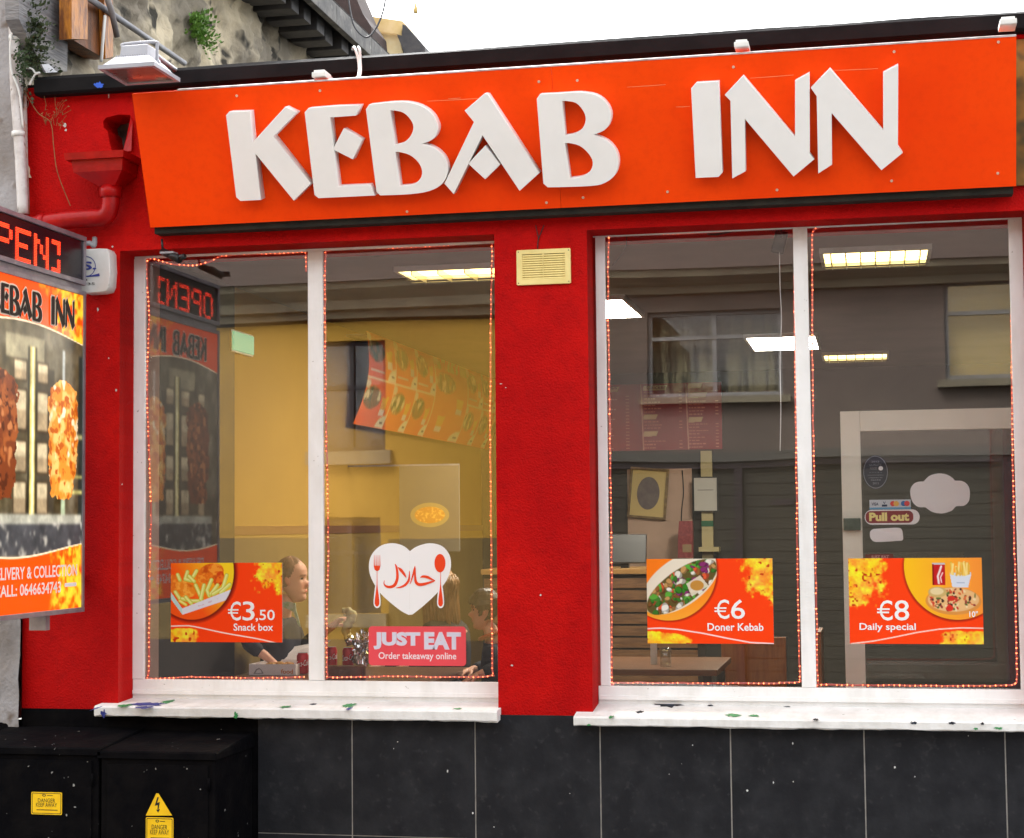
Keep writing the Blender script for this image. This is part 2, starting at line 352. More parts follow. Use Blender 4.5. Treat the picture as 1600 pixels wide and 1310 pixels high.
# white flecks chipped off the tiles
fl = bmesh.new()
for k in range(16):
    cl0 = random.choice(((520, 1165), (555, 1180), (640, 1200), (1085, 1190), (1180, 1170), (1190, 1218), (1400, 1215), (1500, 1160), (780, 1270), (900, 1230))); px = min(1595, max(410, random.gauss(cl0[0], 45))); py = min(1303, max(1150, random.gauss(cl0[1], 22))); s = random.choice((.002, .003, .003, .005)); c = P(px, py, -.0165); n = random.randint(4, 6)
    vs = [fl.verts.new((c.x + s * random.uniform(.5, 1.2) * math.cos(6.28 * j / n), -.0165, c.z + 1.3 * s * random.uniform(.5, 1.2) * math.sin(6.28 * j / n))) for j in range(n)]; fl.faces.new(vs)
fo = obj('paint_flecks', bm_mesh(fl), mat('fleck', (.7, .7, .68)), shop); fo['kind'] = 'stuff'

# sills: a sloped slab that runs into the window opening and overhangs the wall
def sill(x0, x1, o0, o1, zpx):
    yf = -0.085; zb = Zat(zpx[0], zpx[1], yf); zt = Zat(zpx[0], zpx[2], yf); zk = Z_SILL + .004
    n = 90; bm = bmesh.new(); rows = []
    s0 = (zk - zt) / (Y_FR + .02 - yf); zw = zt + s0 * (0 - yf)
    for i in range(n + 1):
        x = x0 + (x1 - x0) * i / n; j = lambda a: a * (mnoise.noise((x * 9, a * 500, 3)) + .5 * mnoise.noise((x * 31, a * 300, 1)))
        rows.append([bm.verts.new(p) for p in ((x, 0.0, zb + .006), (x, yf + .008, zb + .002 + j(.005)), (x, yf, zb + .008 + j(.004)), (x, yf + j(.002), zt - .008), (x, yf + .008, zt + j(.002)), (x, -.001, zw))])
    for a, b in zip(rows[:-1], rows[1:]):
        for k in range(5): bm.faces.new((a[k], a[k + 1], b[k + 1], b[k]))
        bm.faces.new((a[5], a[0], b[0], b[5]))
    bm.faces.new(rows[0]); bm.faces.new(rows[-1][::-1])
    q = [bm.verts.new(p) for p in ((o0 + .001, -.001, zw), (o1 - .001, -.001, zw), (o1 - .001, Y_FR + .02, zk), (o0 + .001, Y_FR + .02, zk))]; bm.faces.new(q)
    bmesh.ops.recalc_face_normals(bm, faces=bm.faces); o = obj('window_sill', bm_mesh(bm), M_sill, shop)
    pl = Plane((0, yf, zt), (1, 0, 0), (0, (0 - yf), zw - zt)); return o, pl
s1, sp1 = sill(Xat(147, 1110, -.085), Xat(776.5, 1110, -.085), W1L, W1R, (460, 1125, 1107))
s2, sp2 = sill(Xat(896, 1120, -.085), 1.2, W2L, W2R, (1250, 1140.5, 1124))
M_pb, M_pg, M_pk = mat('blue old paint', lin(40, 50, 130), lin(60, 70, 140), 30, .6), mat('green old paint', lin(40, 130, 70), lin(70, 150, 90), 30, .6), mat('dark hole', (.006, .006, .008), (.02, .03, .06), 30, .8)
def patch(parent, plane, px, py, w, h, m, off=.0015, seed=0, n=22):
    rg = random.Random(seed + int(px * 7)); a, b = plane.ab(px, py); sx = w / 355 / 2; sy = h / 355 / 2
    sy2 = sy / max(.12, abs(plane.n.dot((P(px, py, 0) - EYE).normalized())))
    pts = [(a + sx * math.cos(6.283 * k / n) * rg.uniform(.45, 1.1), b + sy2 * math.sin(6.283 * k / n) * rg.uniform(.4, 1.1)) for k in range(n)]
    return shape('paint_patch', [[pts]], m, plane, parent, off=off)
PS = Plane((0, -.0885, 0), (1, 0, 0), (0, 0, 1))
for a in ((152, 1107, 8, 8, M_pb), (195, 1103, 26, 6, M_pg), (235, 1101, 70, 7, M_pb), (262, 1097, 26, 7, M_pg), (225, 1106, 40, 5, M_pb), (445, 1105, 20, 4, M_pg), (545, 1103, 28, 9, M_pg), (545, 1108, 10, 6, M_pb), (715, 1108, 22, 3, M_pg), (490, 1101, 14, 3, M_pk)):
    patch(s1, sp1, *a, seed=3)
for a in ((162, 1116, 12, 14, M_pb), (369, 1118, 9, 12, M_pg)): patch(s1, PS, *a, seed=5)
for a in ((1048, 1101, 64, 11, M_pk), (1000, 1113, 16, 4, M_pk), (1145, 1118, 28, 6, M_pg), (1178, 1119, 20, 4, M_pg), (955, 1121, 9, 6, M_pg), (1110, 1103, 12, 3, M_pk), (1230, 1105, 14, 2, M_pk), (1275, 1125, 10, 4, M_pk)):
    patch(s2, sp2, *a, seed=9)
for a in ((1428, 1130, 11, 5, M_pk), (1487, 1130, 12, 6, M_pk), (1535, 1131, 6, 5, M_pk), (1525, 1139, 8, 4, M_pg), (1560, 1138, 16, 4, M_pg), (920, 1133, 7, 4, M_pg)): patch(s2, PS, *a, seed=11)

M_chip = mat('white chip', (.62, .58, .55), None, rough=.8)
for a_ in ((101, 196, 7, 8), (103, 204, 5, 5), (170, 150, 3, 14), (176, 386, 4, 4), (153, 484, 5, 6), (182, 610, 4, 6), (191, 757, 3, 3), (783, 600, 6, 1.5), (790, 606, 3, 1.5), (170, 560, 3, 5), (845, 930, 4, 4), (800, 1040, 6, 3)): patch(shop, PF, *a_, M_chip, off=.0012, seed=21, n=9)
# window frames with their panes
def wx(p, yy=700): return Xat(p, yy, Y_FR)
def frame(xl, xr, stiles, z0, z1, zg0, zg1):
    """stiles: list of (x0,x1); rails between; panes behind"""
    fr = box('window_frame', (xl, Y_FR, z0), (xr, Y_FR + .018, zg0), M_white, shop, bevel=.004); box('inner_board', (xl, Y_FR + .019, z0), (xr, Y_FR + .085, zg0 - .01), M_white, fr)
    box('top_rail', (xl, Y_FR + .001, zg1), (xr, Y_FR + .018, z1), M_white, fr, bevel=.004)
    box('drip_bar', (xl + .004, Y_FR - .014, z0 + .022), (xr - .004, Y_FR - .0005, z0 + .042), M_white, fr, bevel=.003)
    for a, b in stiles:
        st_ = box('stile', (a, Y_FR - .001, zg0 + .0005), (b, Y_FR + .0178, zg1 - .0005), M_white, fr, bevel=.004)
    for (a, b), (c, d) in zip(stiles[:-1], stiles[1:]):
        box('pane', (b - .006, Y_PANE, zg0 - .006), (c + .006, Y_PANE + .006, zg1 + .006), M_glass, fr)
    return fr
zg0a, zg1a = Zat(500, 1063, Y_FR + .03), Zat(500, 392, Y_FR)
zg0b, zg1b = Zat(1260, 1074, Y_FR + .03), Zat(1260, 356, Y_FR)
frame(W1L + .001, W1R - .001, [(wx(208), wx(226)), (wx(481.5), wx(505)), (W1R - .02, W1R - .002)], Z_SILL, Z_HEAD - .002, zg0a, zg1a)
frame(W2L + .001, W2R - .001, [(wx(934), wx(949)), (wx(1245.5), wx(1268)), (wx(1585), wx(1607))], Z_SILL - .002, Z_HEAD - .002, zg0b, zg1b)

# roof edge
zf0 = Zat(900, 94, -.07); zf1 = Zat(900, 64, -.07)
roof = box('roof', (XL - .02, .02, 3.70), (XR, 6.5, zf1 - .01), M_fascia, shop)
bm = bmesh.new(); nseg = 60; x0, x1 = Xat(54, 128, -.07), XR; rws = []
for i in range(nseg + 1):
    x = x0 + (x1 - x0) * i / nseg; w = lambda s, a: a * mnoise.noise((x * s, a * 100, 0))
    rws.append([bm.verts.new(p) for p in ((x, .02, zf0 + .004), (x, -.06, zf0 + w(3, .004)), (x, -.075, zf0 + .012), (x, -.078 + w(2, .004), zf1 - .015), (x, -.065, zf1 + w(2.2, .006)), (x, .02, zf1 + .006))])
for a, b in zip(rws[:-1], rws[1:]):
    for k in range(5): bm.faces.new((a[k], a[k + 1], b[k + 1], b[k]))
bm.faces.new(rws[0]); bm.faces.new(rws[-1][::-1]); bmesh.ops.recalc_face_normals(bm, faces=bm.faces)
obj('fascia', bm_mesh(bm), M_fascia, shop)
box('render_strip', (Xat(420, 120, 0), -.006, 3.60), (XR, -.0005, zf0 - .02), mat('bare render', (.36, .29, .22), (.2, .16, .13), 14, .9, bump=.5, bscale=40), shop)
box('end_board', (.56, -.02, 3.03), (1.3, -.007, 3.66), mat('ochre board', lin(150, 105, 45), lin(95, 70, 35), 5, .8, bump=.3, bscale=20, col3=lin(60, 60, 40), s3=9, t3=(.5, .7)), shop)
patch(shop, Plane((0, -.0815, 0), (1, 0, 0), (0, 0, 1)), 154, 133, 20, 11, mat('blue paint blot', lin(40, 90, 200)), off=.001, seed=2)

# inside of the room
XI0, XI1, YB, ZC = W1L - .12, 1.9, 8.2, 3.0
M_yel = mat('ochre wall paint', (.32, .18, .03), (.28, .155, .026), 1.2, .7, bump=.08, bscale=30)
M_ceil = mat('ceiling paint', (.20, .155, .13), (.17, .135, .11), 2, .8)
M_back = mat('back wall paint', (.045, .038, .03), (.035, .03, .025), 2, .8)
M_pink = mat('jamb plaster', (.36, .24, .20), (.30, .2, .17), 4, .7)
box('ceiling', (XI0 - .1, T_WALL, ZC), (XI1 + .1, YB, ZC + .08), M_ceil, shop); box('floor', (XI0 - .1, T_WALL, -.002), (XI1 + .1, YB, .012), mat('floor tiles', (.035, .03, .025), (.025, .02, .016), 4, .4), shop)
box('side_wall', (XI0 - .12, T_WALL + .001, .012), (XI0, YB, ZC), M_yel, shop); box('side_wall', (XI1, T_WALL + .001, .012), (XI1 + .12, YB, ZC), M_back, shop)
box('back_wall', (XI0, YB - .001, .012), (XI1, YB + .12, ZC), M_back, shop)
box('jamb_lining', (W1L + .0005, .25, Z_SILL), (W1L + .008, T_WALL - .001, Z_HEAD - .003), M_pink, shop)
ydk = PXp(363, 700, XI0).y
box('reflection_dark_sheet', (XI0 + .0005, T_WALL + .003, .02), (XI0 + .014, ydk, ZC - .002), mat('reflection dark brown', (.012, .006, .005), (.009, .005, .004), 3, .6, stretch=(6, 6, 1)), shop)  # added dark sheet, stands in for the dark area of the sign's reflection
zd = PXp(420, 828, XI0).z
box('dado_stripe', (XI0 + .001, ydk + .001, zd - .03), (XI0 + .012, YB - .01, zd + .022), mat('brown stripe', (.16, .07, .03), None, rough=.5), shop)
box('wall_band', (XI0 + .001, ydk + .001, .1), (XI0 + .008, YB - .01, zd - .031), mat('pale lower wall', (.26, .16, .035), (.23, .14, .03), 1.5, .6), shop)

# ================================================================== main sign with raised letters
YB_S, YT_S, ZB_S = -.10, -.31, 3.012
SX0, SX1 = -3.288, .612
vS = Vector((0, YT_S - YB_S, .583)); PSG = Plane((SX0, YB_S, ZB_S), (1, 0, 0), vS); HS = vS.length; WS = SX1 - SX0
sign = thing('shop_sign', 'long orange fascia sign board with raised white letters above the windows', 'sign', (SX0, YB_S, ZB_S))
seam = PSG.ab(868, 200)[0]
for a, b in ((0, seam - .0008), (seam + .0008, WS)):
    shape('board', [[[(a, 0), (b, 0), (b, HS), (a, HS)]]], M_orange, PSG, sign, off=-.018, thick=.018)
shape('top_edging', [[[(.22, HS), (WS, HS), (WS, HS + .007), (.22, HS + .007)]]], mat('pale edge strip', (.62, .56, .56), (.4, .35, .33), 20, .6), PSG, sign, off=-.022, thick=.024)
box('bottom_batten', (SX0 + .01, -.075, ZB_S - .026), (SX1 - .01, -.002, ZB_S + .01), mat('shadow dark timber', (.008, .009, .006), (.018, .017, .011), 9, .85, bump=.4, bscale=30), sign)  # timber batten; the shadow line under the sign is put into its near-black colour
for xx in (SX0 + .04, -2.2, -1.0, .1, SX1 - .06):
    bm = bmesh.new(); w = .04
    pr = [(-.078, ZB_S + .02), (-.262, ZB_S + .55), (-.002, ZB_S + .55), (-.002, ZB_S + .02)]
    A = [bm.verts.new((xx, y, z)) for y, z in pr]; B = [bm.verts.new((xx + w, y, z)) for y, z in pr]; bm.faces.new(A); bm.faces.new(B[::-1])
    for k in range(4): bm.faces.new((A[k], A[(k + 1) % 4], B[(k + 1) % 4], B[k]))
    bmesh.ops.recalc_face_normals(bm, faces=bm.faces); obj('bracket', bm_mesh(bm), M_wood, sign)
z5 = lambda L: [(340 + x / 3.478, y / 3.478) for x, y in L]
z6 = lambda L: [(760 + x / 3.636, 20 + y / 3.636) for x, y in L]
def rnd(L, k=3):     # round off a curved outline
    return [(p.x, p.y) for p in smooth_path([(a, b, 0) for a, b in L], k)]
B1o = z5([(865, 1042), (808, 595), (825, 570)] + rnd([(930, 558), (1020, 556), (1100, 575), (1160, 615), (1190, 665), (1197, 705), (1180, 745), (1150, 768), (1105, 783)]) + rnd([(1112, 785), (1170, 802), (1222, 845), (1248, 900), (1245, 955), (1212, 1006), (1150, 1038), (1050, 1055), (885, 1062)]))
B1h = [z5([(938, 600)] + rnd([(960, 600), (1010, 612), (1050, 650), (1066, 692), (1052, 738), (1015, 775), (962, 790)])), z5([(966, 825)] + rnd([(985, 825), (1045, 842), (1092, 882), (1113, 930), (1102, 975), (1060, 1005), (1000, 1013)]) + [(988, 1013)])]
B2o = z6([(325, 970), (288, 490), (305, 465)] + rnd([(430, 459), (530, 453), (620, 468), (676, 508), (706, 565), (702, 622), (668, 668), (600, 695)]) + rnd([(610, 697), (685, 728), (735, 785), (750, 850), (732, 918), (675, 965), (590, 984), (350, 992)]))
B2h = [z6([(430, 500)] + rnd([(450, 500), (510, 512), (552, 558), (566, 608), (548, 658), (502, 688), (445, 700)])), z6([(445, 740)] + rnd([(470, 740), (530, 755), (582, 800), (606, 850), (592, 900), (545, 932), (472, 943)]))]
LET = {
 'K': [[z5([(48, 628), (64, 609), (175, 606), (190, 778), (368, 583), (428, 612), (303, 742), (505, 998), (415, 1090), (205, 832), (236, 1086), (125, 1092), (103, 1072)])]],
 'E': [[z5([(475, 612), (495, 590), (640, 578), (775, 573), (752, 628), (612, 638), (655, 1014), (825, 1006), (855, 1062), (550, 1077), (528, 1060)])], [z5([(685, 702), (783, 760), (735, 866), (628, 812)])]],
 'B': [[B1o] + B1h],
 'A': [[[(726.7, 173), (757, 147), (762, 148), (842, 270.5), (812, 298), (754, 211), (709, 303), (695, 287), (741, 191)]], [[(758, 228.6), (781, 257), (758, 280), (732, 256)]]],
 'B.': [[B2o] + B2h],
 'I': [[z6([(1165, 430), (1192, 400), (1318, 392), (1340, 908), (1318, 932), (1190, 938)])]],
 'N': [[[(1133, 148.7), (1161, 119), (1242.8, 216), (1242.8, 126.5), (1264.2, 114.7), (1264.7, 240.4), (1271.8, 248.9), (1240, 275.6), (1163.5, 185), (1164.8, 267.5), (1144.5, 278.5), (1141.7, 157.5)]]],
 'N.': [[[(1267.5, 137.8), (1296.8, 107.7), (1380.6, 205.3), (1380.6, 113.9), (1403, 101.8), (1402.5, 228.3), (1410, 239), (1377.2, 265.7), (1299, 175.8), (1299.6, 257.3), (1278.8, 270.8), (1276.5, 150.4)]]]}
PLT = Plane(PSG.pt(0, 0, .055), PSG.u, PSG.v)         # plane of the letter faces
LAB = {}
for k, groups in LET.items():
    LAB[k] = [[loop_px(PLT, lp) for lp in g] for g in groups]
    shape('letter', LAB[k], M_letter, PSG, sign, off=.0005, thick=.0555, bevel=.0012)
M_scr = mat('pale scratch', lin(250, 130, 80))
for a_, b_, c_, d_ in ((668, 158, 760, 153), (980, 136, 1040, 132), (1172, 122, 1240, 117), (1300, 110, 1372, 107), (700, 154, 720, 153), (1056, 167, 1078, 166)):
    shape('scratch', [[loop_px(PSG, [(a_, b_), (c_, d_), (c_, d_ + .9), ((a_ + c_) / 2, (b_ + d_) / 2 + 1.3), (a_, b_ + .7)])]], M_scr, PSG, sign, off=.0004)
M_screw = mat('screw head', (.75, .5, .35), None, rough=.4, metal=.4)
for sx, sy in ((370, 150), (500, 142), (636, 331), (842, 128), (902, 126), (854, 317), (911, 309), (1043, 300), (1146, 105), (1397, 81), (1560, 66), (1214, 297), (1393, 283), (1559, 271)):
    a, b = PSG.ab(sx, sy); shape('screw', [[ell(a, b, .0055, .0055, 10)]], M_screw, PSG, sign, off=0, thick=.002, bevel=.0006)

# ================================================================== neighbouring house on the left (rough rendered, taller)
XN = Xat(43, 90, 0) + .0
def rough_sheet(name, o, u, v, nu, nv, amp, m, parent, lu, lv, seed=0):
    """a bumpy rendered wall face as real relief"""
    o, u, v = Vector(o), Vector(u), Vector(v); n = u.cross(v).normalized(); vs = []; fs = []
    for j in range(nv + 1):
        for i in range(nu + 1):
            a, b = lu * i / nu, lv * j / nv; q = Vector((a * 2.1 + seed, b * 2.1, seed)); h = mnoise.fractal(q, 1.0, 2.0, 4) + .55 * mnoise.fractal(q * 5, 1, 2, 3) - .5 * max(0, mnoise.noise(q * 2.2 + Vector((5, 0, 0))) - .25)
            vs.append(o + u * a + v * b + n * (h * amp))
    for j in range(nv):
        for i in range(nu):
            k = j * (nu + 1) + i; fs.append((k, k + 1, k + nu + 2, k + nu + 1))
    me = bpy.data.meshes.new(name); me.from_pydata([tuple(p) for p in vs], [], fs); return obj(name, me, m, parent, smooth=True)
M_rough = mat('lime washed render', (.30, .265, .21), (.74, .64, .46), 1.6, .9, bump=1.0, bscale=22, col3=(.06, .055, .045), s3=5.0, t3=(.56, .66), mixlo=.40, mixhi=.60, detail=5)
M_rough2 = mat('grey flaking render', (.36, .35, .36), (.24, .215, .20), 3.0, .9, bump=.8, bscale=30, col3=(.12, .08, .05), s3=7, t3=(.6, .72))
nb = thing('stone_house', 'tall neighbouring house with rough mottled grey render rising beside the shop', 'house', (XN - 1, 0, 0))
ZE = 5.6
rough_sheet('side_wall', (XN, -.03, 3.3), (0, 1, 0), (0, 0, 1), 360, 100, .07, M_rough, nb, 9, ZE - 3.3, 3)
rough_sheet('front_wall', (XN - 2.0, -.03, 0.68), (1, 0, 0), (0, 0, 1), 60, 130, .02, M_rough2, nb, 2.0 + .0, ZE - .68, 9)
box('base', (XN - 2.0, -.03, 0), (XN - .01, .1, .70), M_black, nb)
box('core', (XN - 2.0, .08, .7), (XN - .09, 12, ZE - .1), M_rough2, nb)
# smooth cement patch near the front corner
b0 = PXp(30, 10, XN + .03); bm = bmesh.new()
pt = [PXp(a, b, XN + .055) for a, b in ((28, -40), (98, -40), (106, 40), (105, 112), (72, 112), (48, 70), (30, 30))]
A = [bm.verts.new(p) for p in pt]; B = [bm.verts.new(p - Vector((.07, 0, 0))) for p in pt]; bm.faces.new(A); bm.faces.new(B[::-1])
for k in range(len(A)): bm.faces.new((A[k], A[(k + 1) % len(A)], B[(k + 1) % len(A)], B[k]))
bmesh.ops.recalc_face_normals(bm, faces=bm.faces)
obj('cement_patch', bm_mesh(bm), mat('trowelled cement', (.19, .19, .20), (.27, .26, .26), 6, .9, bump=.9, bscale=16, stretch=(1, .5, 5), col3=(.4, .38, .35), s3=4, t3=(.6, .75)), nb)
# eaves: gutter board, corbel blocks and the lowest course of slates
eA, eB = PXp(511, 0, XN + .38), PXp(584, 76, XN + .38)
ye0, ye1 = eA.y - 3.2, eB.y + .8; zev = (eA.z + eB.z) / 2
M_slate = mat('dark slate', (.045, .045, .05), (.075, .07, .07), 8, .6, bump=.3, bscale=25)
M_gut = mat('weathered gutter board', (.13, .13, .13), (.22, .21, .2), 8, .8, bump=.5, bscale=20, col3=(.3, .3, .28), s3=15, t3=(.6, .75))
for seg in range(6):
    ya = ye0 + (ye1 - ye0) * seg / 6; yb_ = ye0 + (ye1 - ye0) * (seg + 1) / 6 - .004
    box('gutter_board', (XN + .33, ya, zev - .09), (XN + .38, yb_, zev + .05), M_gut, nb, bevel=.006)
box('soffit', (XN - .02, ye0, zev - .02), (XN + .33, ye1, zev), mat('soffit dark', (.02, .02, .02), None, rough=.8), nb)
k = 0; yy = ye0 + .05
bcorb = None
while yy < ye1 - .15:
    w = random.uniform(.13, .17); d = random.uniform(.24, .30)
    box('corbel', (XN + .0, yy, zev - .15 - random.uniform(0, .015)), (XN + d, yy + w, zev - .022), M_slate, nb, bevel=.008)
    box('mortar', (XN + d - .05, yy + w + .005, zev - .085), (XN + d - .02, yy + w + .035, zev - .045), mat('white mortar', (.6, .6, .58)), nb)
    yy += w + .10
pitch = R(38); yy = ye0
slm = bmesh.new(); box_bm(slm, (0, 0, 0), (.42, .245, .011), .002); slm = bm_mesh(slm, 'slate')
for c in range(3):
    yy = ye0 - .12 * (c % 2)
    while yy < ye1:
        Mx = Matrix.Translation((XN + .37 - c * .30 * math.cos(pitch), yy, zev + .055 + c * (.30 * math.sin(pitch) + .001))) @ Matrix.Rotation(math.pi, 4, 'Z') @ Matrix.Rotation(-pitch + random.uniform(-.015, .015), 4, 'Y') @ Matrix.Translation((0, -.245, 0))
        obj('slate', slm, M_slate, nb, Mx); yy += .25
# ferns and dry weeds that grow in the wall
def fern(name, label, c, nrm, n, L, m, seed, ry=1.0, rz=1.0, cat='plant'):
    """a tuft of short arching stalks that carry small leaflets"""
    rg = random.Random(seed); bm = bmesh.new(); nrm = Vector(nrm).normalized(); c = Vector(c)
    for k in range(n):
        base = c + Vector((0, rg.gauss(0, .25) * L * ry, rg.gauss(0, .35) * L * rz)); d = (nrm * rg.uniform(.3, 1.0) + Vector((rg.uniform(-.2, .4), rg.uniform(-.8, .8), rg.uniform(-.5, 1.0)))).normalized(); l = L * rg.uniform(.35, .9); p = base
        for j in range(6):
            q = base + d * l * (j + 1) / 6 + Vector((0, 0, -.35 * l * ((j + 1) / 6) ** 2)); s_ = Vector((rg.uniform(-1, 1), rg.uniform(-1, 1), rg.uniform(-.3, 1))).normalized(); w = L * rg.uniform(.07, .15); t = (d + s_ * .6).normalized()
            u = t.cross(s_).normalized() * w * .4; bm.faces.new([bm.verts.new(x) for x in (q, q + t * w * .5 + u, q + t * w * 1.1, q + t * w * .5 - u)]); bm.faces.new([bm.verts.new(x) for x in (p + u * .08, q + u * .08, q - u * .08, p - u * .08)]); p = q
    o = obj(name, bm_mesh(bm), m); tag(o, label, cat); return o
fp = PXp(300, 47, XN + .02)
fern('fern', 'bright green fern sprouting from the stone wall above the roof', fp, (1, 0, 0), 90, .20, mat('fern green', (.10, .24, .03), (.20, .38, .07), 20, .5), 4, .7, .55)
fern('ivy_tuft', 'dark ivy tuft climbing the corner beside the white pipe', PXp(42, 70, XN + .02), (1, -.3, 0), 130, .17, mat('ivy leaves', (.025, .04, .015), (.05, .07, .02), 20, .6), 8, .6, 1.7)
fern('weed_clump', 'dark green weed clump at the left end of the black fascia', PXp(44, 108, XN + .03) + Vector((0, -.1, 0)), (1, -.5, 0), 60, .10, mat('weed leaves', (.02, .045, .012), (.05, .09, .03), 20, .6), 12)
bm = bmesh.new(); rg = random.Random(5)
tw = [P(32, 130, -.03), P(58, 175, -.03), P(79, 192, -.035), P(84, 230, -.03), P(90, 270, -.03), P(110, 322, -.02)]
tube_bm(bm, smooth_path(tw, 6), .0022, 5)
for k in range(34):
    t = rg.random(); s = P(rg.uniform(70, 98), rg.uniform(165, 205), -.03); e = s + Vector((rg.uniform(-.01, .05), rg.uniform(-.03, 0), rg.uniform(-.02, .05)))
    tube_bm(bm, [s, e], .0012, 4); q = e; v = [bm.verts.new(q + Vector((rg.uniform(-.008, .008), rg.uniform(-.004, .004), rg.uniform(-.008, .008)))) for _ in range(3)]; bm.faces.new(v)
tag(obj('dry_weed', bm_mesh(bm), mat('dry stalk', (.22, .10, .04), (.3, .16, .06), 30, .8)), 'dry brown weed stalk hanging across the upper red wall', 'plant')
# pipes and boards fixed to the neighbouring wall
wp = thing('wall_pipe', 'white painted vertical pipe with a loose cable at the left corner', 'pipe', P(30, 330, -.08))
tube('pipe', smooth_path([P(18, -40, -.09), P(22, 40, -.09), P(24, 130, -.09), P(31, 235, -.09), P(36, 335, -.09)], 5), .026, mat('white pipe paint', (.66, .63, .62), (.45, .4, .38), 12, .6, col3=(.15, .1, .07), s3=18, t3=(.62, .7)), wp, 10)
tube('cable', smooth_path([P(12, -20, -.13), P(20, 30, -.13), P(16, 75, -.13), P(18, 110, -.13), P(30, 145, -.12), P(36, 200, -.1)], 6), .005, M_whiteplastic, wp, 6)
for zz in (60, 210): 
    c = P(24 + (zz - 60) * .03, zz, -.09); tube('clip', [c + Vector((0, 0, -.012)), c + Vector((0, 0, .012))], .032, M_whiteplastic, wp, 10)
tube_o = tube('thin_pipe', [P(39, 150, -.03), P(41, 250, -.03), P(44, 335, -.03)], .009, mat('rusty pipe', (.45, .35, .33), (.35, .1, .03), 14, .7), wp, 8)
wb = thing('timber_box', 'stained yellow timber boards fixed high on the neighbouring wall', 'boards', PXp(130, 60, XN + .1))
M_ytim = mat('stained timber', lin(190, 120, 30), lin(110, 60, 20), 7, .45, bump=.3, bscale=30, stretch=(4, 4, 1), spec=.5)
def slab(name, pxs, X, th, m, parent):
    pt = [PXp(a, b, X) for a, b in pxs]; bm = bmesh.new(); A = [bm.verts.new(p) for p in pt]; B = [bm.verts.new(p - Vector((th, 0, 0))) for p in pt]; bm.faces.new(A); bm.faces.new(B[::-1])
    for k in range(len(A)): bm.faces.new((A[k], A[(k + 1) % len(A)], B[(k + 1) % len(A)], B[k]))
    bmesh.ops.recalc_face_normals(bm, faces=bm.faces); return obj(name, bm_mesh(bm), m, parent)
slab('board', [(113, -30), (168, -30), (176, 92), (160, 90), (113, 62)], XN + .10, .10, mat('dark stained timber', lin(130, 72, 20), lin(70, 38, 15), 6, .5, bump=.3, stretch=(4, 4, 1)), wb)
slab('box_front', [(112, -30), (137, -30), (137, 62), (112, 61)], XN + .17, .066, M_ytim, wb)
slab('batten', [(162, -30), (176, -30), (177, 88), (165, 92)], XN + .135, .03, M_ytim, wb)
tube('conduit', [PXp(158, -30, XN + .2), PXp(175, 20, XN + .2), PXp(183, 58, XN + .2)], .016, mat('grey conduit', (.30, .28, .28), (.22, .2, .2), 10, .6), wb, 8)
tube('lead', smooth_path([PXp(164, 25, XN + .18), PXp(161, 60, XN + .18), PXp(158, 97, XN + .16)], 5), .008, M_whiteplastic, wb, 6)
dc = tube('diagonal_conduit', [PXp(135, -5, XN + .14), PXp(288, 99, XN + .14)], .017, mat('grey steel conduit', (.33, .34, .37), (.26, .26, .28), 8, .5), None, 10)
tag(dc, 'grey steel conduit running diagonally down the stone wall behind the floodlight', 'pipe')

# ---------------- roofs further back
rb = thing('rear_house', 'cream house end with dark roof seen above the shop roof', 'house', P(600, 70, 10))
def extr(name, pxs, y, dep, m, parent):
    pt = [P(a, b, y) for a, b in pxs]; bm = bmesh.new(); A = [bm.verts.new(p) for p in pt]; B = [bm.verts.new(p + Vector((0, dep, 0))) for p in pt]; bm.faces.new(A); bm.faces.new(B[::-1])
    for k in range(len(A)): bm.faces.new((A[k], A[(k + 1) % len(A)], B[(k + 1) % len(A)], B[k]))
    bmesh.ops.recalc_face_normals(bm, faces=bm.faces); return obj(name, bm_mesh(bm), m, parent)
extr('gable', [(500, -30), (545, -30), (567, 22), (580, 42), (584, 88), (500, 95)], 10.2, .6, mat('brown gable', (.035, .022, .02), (.05, .03, .028), 6, .8), rb)
extr('chimney', [(568, 24), (629, 33), (627, 56), (620, 53), (583, 48), (573, 42)], 11.0, .7, mat('warm cream render', (.78, .58, .30), (.7, .5, .2), 5, .8), rb)
extr('wall', [(583, 49), (622, 54), (630, 85), (585, 90)], 11.1, .5, mat('pale cream render', (.8, .7, .45), (.75, .6, .3), 5, .8), rb)
extr('roof', [(629, 38), (634, 40), (664, 74), (664, 82), (632, 84), (620, 54), (628, 56)], 10.9, 2.5, M_slate, rb)
wr = tube('overhead_wire', smooth_path([P(542, -25, 2), P(546, 10, 2), P(553, 40, 2), P(566, 56, 2), P(577, 57, 2), P(590, 40, 2), P(600, 12, 2), P(605, -25, 2)], 6), .0055, mat('wire', (.09, .09, .1), None, rough=.5), None, 6)
tag(wr, 'thin dark wire loop hanging against the sky above the roof', 'wire')
hb = thing('hanging_bulb', 'small yellowish bulb hanging on a wire in the white sky', 'light bulb', P(649, 20, 3))
c = P(649.5, 14, 3); obj('bulb', lathe_mesh([(0, -.035), (.012, -.03), (.016, -.015), (.012, .005), (.006, .022), (.006, .035)], 12), mat('amber glass', lin(220, 190, 120)), hb, Matrix.Translation(c), smooth=True)
tube('wire', [c + Vector((0, 0, .03)), c + Vector((.004, 0, .06)), P(665, 1.5, 3), P(760, -30, 3)], .003, MATS['wire'], hb, 5)

